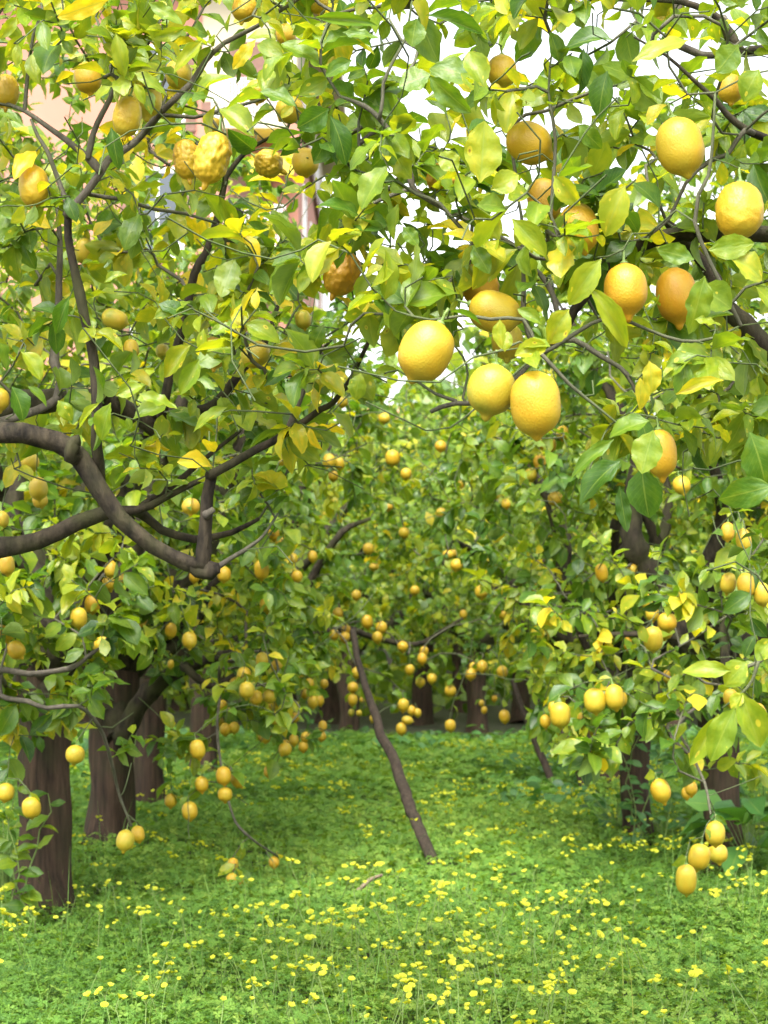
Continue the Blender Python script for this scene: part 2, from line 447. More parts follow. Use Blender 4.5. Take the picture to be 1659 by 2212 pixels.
# ------------------------------------------------------------------ trees
class Tree:
    def __init__(s, base, label, category='lemon tree', group='lemon trees of the grove', seed=1, name='lemon_tree'):
        s.base = np.asarray(base, float)
        s.root = empty(name, tuple(s.base), label, category, group)
        s.r = np.random.default_rng(seed)
        s.pos = np.zeros((30000, 3)); s.n = 0
        s.par = []; s.fix = []; s.bar = []
        s.lv = Leaves(); s.twig0 = None
        s.tip = 0.0019
    def node(s, p, par, fix=0.0, bar=0.0):
        s.pos[s.n] = p; s.par.append(par); s.fix.append(fix); s.bar.append(bar); s.n += 1
        return s.n - 1
    def nearest(s, p):
        return int(np.argmin(((s.pos[:s.n] - p) ** 2).sum(1)))
    def trunk(s, pts, rad, mat=None, wob=0.19, flare=True):
        P, R = smooth_line(pts, rad, 0.05)
        if flare:
            h = P[:, 2] - P[0, 2]; R = R * (1 + 0.30 * np.exp(-np.maximum(h, 0) / 0.09))
        dr = nrm(P[-1] - P[-2]); Pd = P; Rd = R
        for f_, h_ in ((.93, .35), (.78, .65), (.52, .85), (.2, .95)):
            Pd = np.concatenate([Pd, [P[-1] + dr * R[-1] * h_ * .8]]); Rd = np.concatenate([Rd, [R[-1] * f_]])
        V, Q, T = tube(Pd - s.base, Rd, 22, True, wob, int(s.r.integers(1e6)))
        a = Acc(); a.add(V, Q, T)
        link('trunk', a.mesh('trunk', mat or M_TRUNK), s.root)
        last = -1
        for p, r in zip(P, R): last = s.node(p, last, r, 9.0)
        s.bar[-1] = 0.3
        s.crotch = last
        return last
    def limb(s, pts, rad, attach=None, bar=0.0, wob=0.10, jit=0.25, see=True):
        """a limb traced through world points; first point joins the nearest node"""
        pts = [np.asarray(p, float) for p in pts]
        i = s.nearest(pts[0]) if attach is None else attach
        if attach is not None or np.linalg.norm(s.pos[i] - pts[0]) > 0.02:
            d = np.linalg.norm(s.pos[i] - pts[0])
            if d > 0.02:
                pts = [s.pos[i].copy()] + pts; rad = [rad[0] * (1.5 if s.bar[i] > 0 else 1.05)] + list(rad)
        P, R = smooth_line(pts, rad, 0.045, jit, s.r)
        if see:
            qx, qy, qd = proj(np.array(pts)); LIMB_VIS.append((list(zip(qx, qy)), max(rad) * 2 * F / qd.mean(), qd.mean()))
        sides = 14 if max(rad) > 0.02 else 9 if max(rad) > 0.009 else 7
        d0 = nrm(P[0] - P[1])
        Pt = np.concatenate([[P[0] + d0 * R[0] * .75, P[0] + d0 * R[0] * .6, P[0] + d0 * R[0] * .3], P]); Rt = np.concatenate([[1e-4, R[0] * .62, R[0] * .9], R])
        if max(rad) > .006:                    # knots and swellings where side shoots were pruned
            for _ in range(max(1, int(len(P) / 9))):
                k = int(s.r.integers(2, len(Rt) - 1)); Rt[k] *= s.r.uniform(1.12, 1.32)
        V, Q, T = tube(Pt - s.base, Rt, sides, True, wob * 1.3, int(s.r.integers(1e6)))
        a = Acc(); a.add(V, Q, T)
        link('limb' if max(rad) > 0.012 else 'branch', a.mesh('limb', M_LIMB if max(rad) > 0.012 else M_TWIG), s.root)
        last = i
        for p, r in zip(P[1:], R[1:]): last = s.node(p, last, r, bar)
        s.twig0 = s.n
        return last
    def grow(s, targets, hang=None, maxd=9.0):
        """connect every target to the nearest wood; returns the node path of each"""
        if s.twig0 is None: s.twig0 = s.n
        targets = np.asarray(targets, float)
        hang = np.zeros(len(targets), bool) if hang is None else hang
        d0 = np.array([np.sqrt(((s.pos[:s.n] - t) ** 2).sum(1).min()) for t in targets])
        paths = [None] * len(targets)
        bar = np.zeros(30000)
        bar[:s.n] = s.bar
        for ti in np.argsort(d0):
            t = targets[ti]
            dv = s.pos[:s.n] - t
            d = np.sqrt((dv ** 2).sum(1)) + bar[:s.n] + 0.35 * np.maximum(dv[:, 2], 0) * (0 if hang[ti] else 1) + (0.5 * np.maximum(-dv[:, 2], 0) if hang[ti] else 0)
            i = int(np.argmin(d)); p0 = s.pos[i].copy()
            dist = np.linalg.norm(t - p0)
            k = max(2, int(dist / 0.07))
            pi = s.par[i]
            dirp = nrm(p0 - s.pos[pi]) if pi >= 0 else np.array([0, 0, 1.0])
            if hang[ti]: c = (p0 + t) / 2 + np.array([0, 0, 0.28 * dist]) + s.r.normal(0, .05, 3) * dist
            else: c = p0 + dirp * dist * 0.35 + (t - p0) * 0.22 + s.r.normal(0, .10, 3) * dist + np.array([0, 0, .04 * dist])
            last = i; path = [i]
            for q in range(1, k + 1):
                u = q / k
                p = (1 - u) ** 2 * p0 + 2 * u * (1 - u) * c + u * u * t
                if q < k: p = p + s.r.normal(0, .006, 3)
                last = s.node(p, last); path.append(last)
            paths[ti] = path
        return paths
    def shoot_leaves(s, path, n, L=0.095, length=0.3, tone=(0.55, 0.17), droop=0.35, wid=0.5, spread=1.0):
        P = s.pos[path]
        seg = np.linalg.norm(np.diff(P, axis=0), axis=1); cum = np.concatenate([[0], np.cumsum(seg)])
        tot = cum[-1]
        az = s.r.uniform(0, 6.28)
        st = float(np.clip(s.r.normal(*tone), 0.02, 0.96))
        for q in range(n):
            u = tot - min(length, tot) * (q / max(1, n)) * s.r.uniform(.85, 1.0)
            p = np.array([np.interp(u, cum, P[:, k]) for k in range(3)])
            k = min(len(seg) - 1, int(np.searchsorted(cum, u) - 1 if u > 0 else 0)); k = max(k, 0)
            ax = nrm(P[k + 1] - P[k])
            az += 2.4 + s.r.normal(0, .3)
            e1 = nrm(np.cross(ax, [0.2, 0.3, 0.9])); e2 = np.cross(ax, e1)
            rad = math.cos(az) * e1 + math.sin(az) * e2
            fwdw = 0.9 if q == 0 else s.r.uniform(.25, .7)
            d = ax * fwdw + rad * 0.85 * spread + np.array([0, 0, -droop * s.r.uniform(.3, 1.6)])
            nn = np.array([0, -0.28, 0.75]) + s.r.normal(0, .42, 3)
            ll = L * float(np.clip(s.r.normal(1, .30), .42, 1.6)) * (0.75 if q == 0 else 1)
            t = float(np.clip(st + s.r.normal(0, .09) + (0.12 if q == 0 else 0), 0.0, 0.97))
            if s.r.random() < 0.014: t = s.r.uniform(.85, .99)
            s.lv.add(p, d, nn, ll, wid / 0.5 * s.r.uniform(.46, .66), t)
    def emit_twigs(s):
        n = s.n
        if s.twig0 is None or n == s.twig0: return
        r = np.array(s.fix + [0] * (n - len(s.fix)))
        q = np.zeros(n); par = np.array(s.par); ch = [[] for _ in range(n)]
        rad = np.zeros(n)
        e = 2.5
        for i in range(n - 1, -1, -1):
            rad[i] = r[i] if r[i] > 0 else max(s.tip, q[i] ** (1 / e))
            if par[i] >= 0:
                ch[par[i]].append(i)
                if r[i] == 0: q[par[i]] += rad[i] ** e
        a = Acc()
        done = np.zeros(n, bool)
        for i in range(s.twig0, n):
            if done[i]: continue
            pi = par[i]
            chain = [i]; done[i] = True
            j = i
            while ch[j]:
                c = max(ch[j], key=lambda c: rad[c])
                if done[c]: break
                chain.append(c); done[c] = True; j = c
            P = np.concatenate([s.pos[pi:pi + 1], s.pos[chain]]); R = np.concatenate([[rad[i]], rad[chain]])
            V, Q, T = tube(P - s.base, R, 4 if R[0] < 0.0035 else 6 if R[0] < 0.01 else 9, False)
            a.add(V, Q, T)
        link('twigs', a.mesh('twigs', M_TWIG), s.root, kind='stuff')

def ellipsoid_pts(r, c, rad, n, inner=0.35):
    v = nrm(r.normal(0, 1, (n, 3))); u = r.uniform(inner ** 3, 1, n) ** (1 / 3)
    return np.asarray(c) + v * u[:, None] * np.asarray(rad)

# ------------------------------------------------------------------ lemons
def lemon_geom(kind, seed, nt=22, ns=28):
    r = np.random.default_rng(seed)
    t = 0.5 - 0.5 * np.cos(np.linspace(0, 1, nt + 1) * math.pi)
    t = 0.55 * t + 0.45 * np.linspace(0, 1, nt + 1)
    z = 0.5 - t                                   # +.5 at the stalk, -.5 at the nipple tip
    nip = {'s': 0.11, 'r': 0.13, 'b': 0.17}[kind] * r.uniform(.7, 1.2)
    zb = -0.5 + nip
    zc = (0.47 + zb) / 2; hb = (0.47 - zb) / 2
    ex = r.uniform(2.15, 2.5)
    rr = np.clip(1 - np.abs((z - zc) / hb) ** ex, 0, 1) ** (1 / ex) * 0.5
    rn = r.uniform(.085, .12)
    nr = rn * np.sqrt(np.clip(1 - ((z - (zb - .0)) / nip) ** 2, 0, 1)) * (z <= zb) + rn * 1.25 * ((z > zb) & (z < zb + .03))
    neck = r.uniform(.09, .15) * np.sqrt(np.clip((0.5 - z) / .03, 0, 1)) * (z > 0.44)
    rr = np.maximum(rr, np.maximum(nr, neck))
    rs = rr.copy(); rs[1:-1] = (rr[:-2] + 2 * rr[1:-1] + rr[2:]) / 4; rs[0] = rs[-1] = 0.002
    th = np.linspace(0, 2 * math.pi, ns, endpoint=False)
    amp, fr = {'s': (0.012, 3.5), 'r': (0.022, 4.5), 'b': (0.048, 4.5)}[kind]
    off = Vector(r.uniform(0, 50, 3))
    V = np.zeros((nt + 1, ns, 3))
    lean = r.uniform(-.05, .05, 2)
    for i in range(nt + 1):
        for j in range(ns):
            x, y = rs[i] * math.cos(th[j]), rs[i] * math.sin(th[j])
            d = mnoise.noise(Vector((x, y, z[i])) * fr + off) + 0.5 * mnoise.noise(Vector((x, y, z[i])) * fr * 2.2 + off)
            if kind != 's': d += (1.5 if kind == 'b' else 1.0) * (0.55 - 1.3 * mnoise.voronoi(Vector((x, y, z[i])) * (7.5 if kind == 'b' else 9) + off)[0][0])
            f = 1 + amp * d * 2
            fl = lean * max(0, -z[i] - .25) * 2
            V[i, j] = (x * f + fl[0], y * f + fl[1], z[i])
    i = np.arange(nt)[:, None] * ns; j = np.arange(ns)[None]; j2 = (j + 1) % ns
    Q = np.stack([i + j, i + ns + j, i + ns + j2, i + j2], -1).reshape(-1, 4)
    return make_mesh('lemon', V.reshape(-1, 3), Q, M_LEMON)
LEM = {('s', 1): [lemon_geom('s', 10 + k, 26, 32) for k in range(5)], ('r', 1): [lemon_geom('r', 20 + k, 48, 60) for k in range(4)],
       ('b', 1): [lemon_geom('b', 30 + k, 60, 72) for k in range(3)], ('s', 0): [lemon_geom('s', 40 + k, 12, 14) for k in range(4)]}
def stalk_mesh():
    a = Acc()
    P = np.array([(0, 0, -.03), (0, 0, .06), (.02, .01, .16), (.02, .03, .27)])
    V, Q, T = tube(P, [.045, .030, .026, .030], 7); a.add(V, Q)
    V, Q, T = tube(np.array([(0, 0, -.012), (0, 0, .018), (0, 0, .035)]), [.085, .075, .03], 8); a.add(V, Q)
    return a.mesh('stalk', M_STALK)
STALK = stalk_mesh()
lemon_tops = {}
def lemon(x, y, h, w, D, tree, label, group=None, kind='s', tilt=0, tone=0.45, toward=0.0):
    """tilt: degrees the nipple swings to the right in the picture; toward: towards the camera"""
    hw, ww = h / F * D * 1.07, w / F * D * .98
    p = at(x, y, D)
    hi = 1 if h > 33 or kind != 's' else 0
    me = random.choice(LEM[(kind, hi)])
    o = link('lemon', me, None, label=label, category='lemon')
    if group: o['group'] = group
    E = Matrix.Rotation(math.radians(-tilt), 4, 'Y') @ Matrix.Rotation(math.radians(-toward), 4, 'X') @ Matrix.Rotation(random.uniform(0, 6.28), 4, 'Z')
    o.matrix_world = Matrix.Translation(Vector(p)) @ E @ Matrix.Diagonal((ww, ww, hw, 1))
    tn = min(1, max(0, tone + random.uniform(-.08, .08)))
    o.color = (tn, tn, tn, 1)
    if hi:
        st = link('stalk', STALK, o)
        st.matrix_basis = Matrix.Translation((0, 0, 0.492)) @ Matrix.Diagonal((hw / ww * 0.8, hw / ww * 0.8, 0.85, 1))
    top = Matrix.Translation(Vector(p)) @ E @ Matrix.Diagonal((ww, ww, hw, 1)) @ Vector((0, 0, 0.5 + (0.20 if hi else 0.01)))
    lemon_tops.setdefault(tree, []).append(np.array(top))
    return o

# ------------------------------------------------------------------ ground
def ground():
    xs = np.concatenate([np.linspace(-600, -14, 14), np.linspace(-12, 12, 97), np.linspace(14, 600, 14)])
    ys = np.concatenate([np.linspace(-60, -2, 6), np.linspace(0, 32, 129), np.linspace(36, 900, 16)])
    X, Y = np.meshgrid(xs, ys)
    near = (np.abs(X) < 13) & (Y < 33)
    Z = np.where(near, gh(X, Y), 0)
    V = np.stack([X, Y, Z], -1).reshape(-1, 3)
    w = len(xs); i = np.arange(len(ys) - 1)[:, None] * w; j = np.arange(w - 1)[None]
    Q = np.stack([i + j, i + j + 1, i + w + j + 1, i + w + j], -1).reshape(-1, 4)
    link('ground', make_mesh('ground', V, Q, M_SOIL), None, kind='structure')
ground()

# ------------------------------------------------------------------ buildings behind the grove
def building():
    D0 = 46.0
    x0, x1 = at(-700, 0, D0)[0], at(642, 0, D0)[0]
    H = 17.6
    b = empty('apartment_building', (0, D0, 0), 'salmon apartment building with cream balconies and white window frames behind the trees', 'building')
    def part(name, boxes, mat, parent=b, kind=None):
        a = Acc()
        for lo, hi in boxes: a.box(lo, hi)
        o = link(name, a.mesh(name, mat, False), parent)
        return o
    part('wall', [((x0, 0, 0), (x1, 20, H - 3.4))], M_SALMON)
    xm = at(430, 0, D0)[0]
    part('top_storey', [((xm, .05, H - 3.4), (x1 - .05, 19.9, H))], M_CREAM)
    part('upper_wall', [((x0, .03, H - 3.4), (xm - .003, 19.9, H))], M_SALMON)
    part('roof', [((x0 - .8, -.9, H), (x1 + .9, 21, H + .45))], M_CREAM)
    part('cornice', [((xm, -.12, H - 3.55), (x1 + .12, 20.05, H - 3.25))], M_BROWN)
    for fl in range(5):
        z = 1.0 + fl * 3.15
        for cx in (-660, -480, -270, -90, 335):
            xx = at(cx, 0, D0)[0]
            tall = cx in (335, 130)
            w, h = (.55, 2.1) if tall else (.6, 1.5)
            zz = z + (0 if tall else .7)
            f = part('window', [((xx - w - .12, -.06, zz - .1), (xx - w, .02, zz + h + .12)), ((xx + w, -.06, zz - .1), (xx + w + .12, .02, zz + h + .12)),
                                ((xx - w, -.06, zz + h), (xx + w, .02, zz + h + .12)), ((xx - w, -.10, zz - .1), (xx + w, .02, zz)), ((xx - .03, -.04, zz), (xx + .03, .02, zz + h))], M_WHITE)
            part('pane', [((xx - w, -.015, zz), (xx - .03, -.005, zz + h)), ((xx + .03, -.015, zz), (xx + w, -.005, zz + h))], M_GLASS, f)
            for s in (-1, 1):
                a0 = xx + s * (w + .14); a1 = xx + s * (w + .14 + w * .45)
                part('shutter', [((min(a0, a1), -.07, zz), (max(a0, a1), -.004, zz + h))], M_BROWN, f)
        # balcony to the right of the windows
        bx0, bx1 = at(462, 0, D0)[0], x1 - .25
        bal = part('balcony', [((bx0, -1.3, z - .25), (bx1, -.001, z - .02))], M_CREAM)
        bars = [((bx0, -1.3, z + .95), (bx1, -1.25, z + 1.0)), ((bx0, -1.29, z + .05), (bx1, -1.26, z + .09))]
        nb = 22
        for k in range(nb + 1):
            q = bx0 + (bx1 - bx0 - .03) * k / nb
            bars.append(((q, -1.288, z - .02), (q + .025, -1.262, z + .95)))
        part('railing', bars, M_WHITE if fl >= 3 else M_RAIL, bal)
        part('balcony_door', [((bx0 + .3, -.03, z), (bx1 - .4, -.004, z + 2.3))], M_BROWN)
        if fl == 3:
            a = Acc()
            a.add([(bx0 + .9, -.05, z + 2.6), (bx1 + .2, -.05, z + 2.6), (bx1 + .2, -1.5, z + 1.95), (bx0 + .9, -1.5, z + 1.95),
                   (bx0 + .9, -.05, z + 2.56), (bx1 + .2, -.05, z + 2.56), (bx1 + .2, -1.5, z + 1.70), (bx0 + .9, -1.5, z + 1.70)],
                  [(0, 3, 2, 1), (4, 5, 6, 7), (3, 7, 6, 2), (0, 4, 7, 3), (1, 2, 6, 5)])
            link('awning', a.mesh('awning', M_AWNING, False), bal)
        # side facade windows
        for k in range(4):
            yy = 2.5 + k * 4.6
            f = part('window', [((x1 - .02, yy - .12, z + .6), (x1 + .06, yy, z + 2.4)), ((x1 - .02, yy + 1.2, z + .6), (x1 + .06, yy + 1.32, z + 2.4)),
                                ((x1 - .02, yy, z + 2.28), (x1 + .06, yy + 1.2, z + 2.4)), ((x1 - .02, yy, z + .6), (x1 + .09, yy + 1.2, z + .7))], M_WHITE)
            part('pane', [((x1 + .004, yy, z + .7), (x1 + .015, yy + 1.2, z + 2.28))], M_GLASS, f)
building()
def low_house():
    D = 40.0
    p0, p1 = at(790, 0, D)[0], at(1010, 0, D)[0]
    zt = at(0, 842, D)[2]; ze = at(0, 905, D)[2]
    b = empty('low_house', ((p0 + p1) / 2, D, 0), 'low house with a terracotta roof beyond the far lemon trees', 'house')
    w = (p1 - p0) / 2
    a = Acc(); a.box((-w, 0, 0), (w, 5, ze)); link('wall', a.mesh('wall', M_SALMON, False), b)
    a = Acc()
    a.add([(-w - .2, -.3, ze - .02), (w + .2, -.3, ze - .02), (w + .2, 2.5, zt), (-w - .2, 2.5, zt), (w + .2, 5.3, ze - .02), (-w - .2, 5.3, ze - .02)],
          [(0, 1, 2, 3), (3, 2, 4, 5), (0, 5, 4, 1)])
    link('roof', a.mesh('roof', M_TILE, False), b)
low_house()

# ------------------------------------------------------------------ lemons: x, y, height, width (photo px), depth, tree, kind, tilt, tone, label
NEAR = [
 (1470,320,132,104,3.75,'B','s',14,.45,'large smooth golden lemon hanging from a short stalk high among the right hand twigs'),
 (1597,460,135,105,3.7,'B','r',-4,.55,'large golden lemon with a knobbly shoulder in front of the dark thick limb'),
 (1352,632,125,96,3.7,'B','s',3,.75,'large deep orange lemon with a long yellow green leaf hanging across its side'),
 (1462,645,130,92,4.0,'B','s',6,.8,'orange lemon half hidden behind a curly mottled green leaf'),
 (918,762,140,116,3.6,'B','s',-28,.40,'large plump golden lemon tilted beside the bright gap of sky'),
 (1060,848,120,106,3.55,'B','s',-10,.10,'pale lemon yellow fruit touching a deeper golden one in the hanging pair'),
 (1157,876,146,112,3.5,'B','s',4,.55,'deep golden lemon touching a paler one in the hanging pair'),
 (1072,676,118,92,3.8,'B','s',72,.35,'golden lemon lying sideways behind a thin twig above the hanging pair'),
 (1038,622,105,84,4.05,'B','r',20,.8,'orange rough lemon peeping out behind the sideways lemon'),
 (1148,312,112,92,3.9,'B','s',60,.55,'golden lemon lying on its side under pale leaves with an orange underside'),
 (1176,436,100,74,4.1,'B','s',10,.7,'orange lemon mostly covered by leaves, upper of a touching pair'),
 (1252,495,112,84,3.9,'B','s',12,.6,'golden lemon half covered by twigs, lower of a touching pair'),
 (1084,158,78,66,4.4,'B','s',0,.45,'small golden lemon against the white sky high in the twigs'),
 (955,392,78,66,4.0,'B','b',15,.85,'warty orange lemon mostly hidden under a yellow green leaf'),
 (1428,985,112,70,3.75,'B','s',6,.65,'golden lemon tucked behind a cluster of broad dark green leaves'),
 (1096,742,86,70,4.0,'B','s',0,.2,'greenish yellow lemon mostly hidden above the hanging pair'),
 (1578,195,70,56,4.3,'B','s',0,.5,'small lemon between grey twigs against the white sky'),
 (73,407,98,66,4.55,'A','r',2,.45,'oval golden lemon hanging alone beside the forked dark limb'),
 (274,256,94,62,4.4,'A','r',-8,.38,'wrinkled lemon with a long nipple hanging in front of a smoother one'),
 (314,220,88,74,4.6,'A','s',6,.28,'smooth pale yellow lemon behind a wrinkled one with a long nipple'),
 (404,350,98,60,4.55,'A','b',8,.6,'narrow warty orange yellow lemon behind a bumpier one'),
 (457,348,126,78,4.35,'A','b',-14,.42,'very bumpy citron like lemon with a curled nipple'),
 (190,172,74,60,4.8,'A','s',10,.7,'orange lemon shaded under leaves above the forked limb'),
 (386,162,66,60,4.8,'A','s',12,.3,'round yellow lemon behind a diagonal grey branch'),
 (12,202,84,60,4.6,'A','r',4,.5,'golden lemon behind a drooping leaf at the end of a bare twig'),
 (527,22,64,54,4.6,'A','r',-12,.5,'lumpy lemon in front of the cream balcony'),
 (586,356,76,62,4.6,'A','b',62,.45,'rough warty lemon lying sideways with its nipple pointing away'),
 (660,352,64,60,4.8,'A','s',8,.5,'rounded golden lemon next to a sideways warty one'),
 (736,596,110,80,4.3,'A','b',-20,.75,'rough orange lemon with a pitted peel above the curved grey branch'),
 (250,690,60,44,4.9,'A','s',70,.2,'small yellow lemon lying sideways behind the thin arching twig'),
 (549,768,72,56,4.8,'A','s',-60,.32,'yellow lemon lying sideways in the fork of a grey branch'),
 (460,766,76,60,4.9,'A','r',6,.55,'shaded rough lemon behind a bent yellow green leaf'),
 (284,756,48,34,5.2,'A','s',10,.4,'small lemon half hidden beside the upright limb'),
 (351,760,34,30,5.4,'A','s',0,.2,'small pale lemon seen through thin twigs'),
 (489,548,56,46,5.2,'A','s',12,.5,'lemon half hidden behind leaves beside the slanting grey branch'),
 (183,546,62,44,5.3,'A','s',0,.3,'lemon half hidden behind the upright limb'),
 (0,866,54,42,4.8,'A','s',0,.35,'yellow lemon beside a folded leaf above the thick mossy limb'),
 (624,238,62,60,5.0,'A','s',-40,.35,'yellow lemon in front of the railed balcony'),
 (618,78,54,44,5.0,'A','s',15,.4,'lemon half hidden behind a long curved leaf near the cream wall'),
 (690,10,52,50,4.8,'A','r',0,.5,'lumpy lemon at the top of the slanting twig under the roof edge'),
 (556,200,56,50,5.0,'A','r',0,.45,'rough lemon partly hidden beside the brown balcony door'),
 (462,275,40,38,5.0,'A','s',0,.35,'small lemon just above the very bumpy one'),
 (655,692,46,36,4.7,'A','s',10,.15,'olive green unripe lemon shaded under a pale leaf'),
 (733,450,44,40,4.7,'A','r',30,.6,'orange lemon mostly hidden between leaves near the salmon wall'),
]
GR = {}
def grp(key, label, group, rows): GR[key] = (label, group, rows)
grp('l1', 'small lemon hanging low in front of the left hand trunks', 'lemons hanging before the left trunks',
 [(170,1336,48,37,6.6,'T1',0,.3),(200,1306,44,36,7.2,'T1',0,.55),(15,1366,48,40,6.6,'T1',0,.45),(36,1406,46,38,6.7,'T1',35,.45),(222,1392,44,36,6.6,'T1',-70,.35),
  (240,1229,38,30,7.2,'T1',180,.45),(236,1262,36,30,7.3,'T1',10,.45),(178,1247,36,36,7.4,'T1',0,.55),(268,1252,30,26,7.6,'T1',0,.5),(409,1385,40,33,7.6,'T2',8,.45),(369,1363,36,26,8.0,'T2',0,.5),
  (311,1350,28,26,8.2,'T2',0,.6),(369,1436,22,15,8.6,'T2',0,.4),(12,1713,42,38,6.6,'T1',0,.35),(68,1746,48,42,6.5,'T1',0,.4),(162,1632,44,42,6.5,'T1',-12,.4),(427,1621,46,34,7.4,'T2',6,.4),
  (270,1818,50,40,6.8,'T1',-8,.3),(298,1803,38,30,6.9,'T1',10,.4),(66,1000,44,40,5.8,'A',30,.3),(83,1058,54,42,5.7,'A',8,.28),(87,1082,34,34,5.9,'A',10,.4),(4,1125,42,32,5.8,'A',0,.35),(15,1222,46,34,5.8,'A',4,.5),(412,1096,40,40,6.4,'T1',0,.4),
  (484,1242,36,30,7.8,'T2',0,.6),(420,1247,30,24,8.0,'T2',0,.6)])
grp('l2', 'small lemon dangling on a thin drooping twig just above the grass', 'lemons dangling over the grass on drooping twigs',
 [(369,1731,34,28,8.2,'T2',0,.5),(410,1753,42,35,7.8,'T2',4,.5),(436,1696,38,30,7.8,'T2',6,.55),(483,1677,42,34,7.8,'T2',0,.55),(514,1686,38,30,7.9,'T2',30,.5),(486,1718,34,32,7.8,'T2',6,.5),
  (503,1868,30,25,7.9,'T2',0,.5),(500,1901,30,26,7.8,'T2',-10,.5),(528,1916,30,24,7.9,'T2',0,.5),(592,1864,28,24,8.2,'T2',5,.5),(582,1668,30,26,8.6,'T3',0,.5),(615,1620,32,30,8.6,'T3',-25,.4)])
grp('l3', 'small lemon in the dense bunch left of the leaning pole', 'lemons in the dense bunch left of the pole',
 [(565,1232,46,33,7.8,'T2',0,.45),(576,1308,38,30,8.0,'T2',6,.4),(591,1155,30,26,8.4,'T2',0,.6),(608,1177,32,28,8.4,'T2',10,.5),(566,1427,36,28,8.2,'T2',0,.35),(600,1441,34,31,8.3,'T2',6,.5),
  (527,1460,38,32,8.0,'T2',0,.4),(533,1493,40,34,7.9,'T2',0,.35),(508,1478,30,26,8.4,'T2',0,.55),(553,1508,34,28,8.1,'T2',0,.5),(581,1505,32,31,8.2,'T2',-60,.45),(593,1521,34,28,8.3,'T2',0,.5),(594,1553,30,29,8.2,'T2',10,.35),
  (480,1525,26,22,8.8,'T3',0,.5),(496,1540,26,22,8.8,'T3',0,.5),(487,1577,30,26,8.6,'T3',0,.5),(506,1573,28,24,8.6,'T3',0,.5),(474,1560,24,20,9.0,'T3',0,.55),(565,1592,24,22,9.2,'T3',0,.5),(584,1582,24,22,9.2,'T3',0,.5),(574,1597,22,22,9.1,'T3',0,.45),
  (637,1551,24,22,9.6,'T3',0,.5),(655,1614,26,22,9.4,'T3',0,.5),(635,1600,28,22,9.2,'T3',0,.5),(660,1594,26,22,9.4,'T3',0,.5),(645,1466,26,22,9.6,'T3',0,.5),(668,1478,26,22,9.6,'T3',0,.55),(676,1518,30,24,9.5,'T3',0,.5),(690,1514,28,22,9.6,'T3',10,.5),
  (697,1570,26,20,9.8,'T3',0,.5),(695,1592,24,20,9.8,'T3',5,.45),(658,1500,24,20,9.8,'T3',0,.6),(700,1478,22,20,10.2,'T3',0,.5),(617,1610,24,20,9.4,'T3',0,.5),(641,1247,30,26,9.0,'T3',0,.5),(632,1208,28,24,9.2,'T3',0,.5),(675,1203,28,22,9.6,'T3',0,.55),(645,1252,28,22,9.5,'T3',10,.5)])
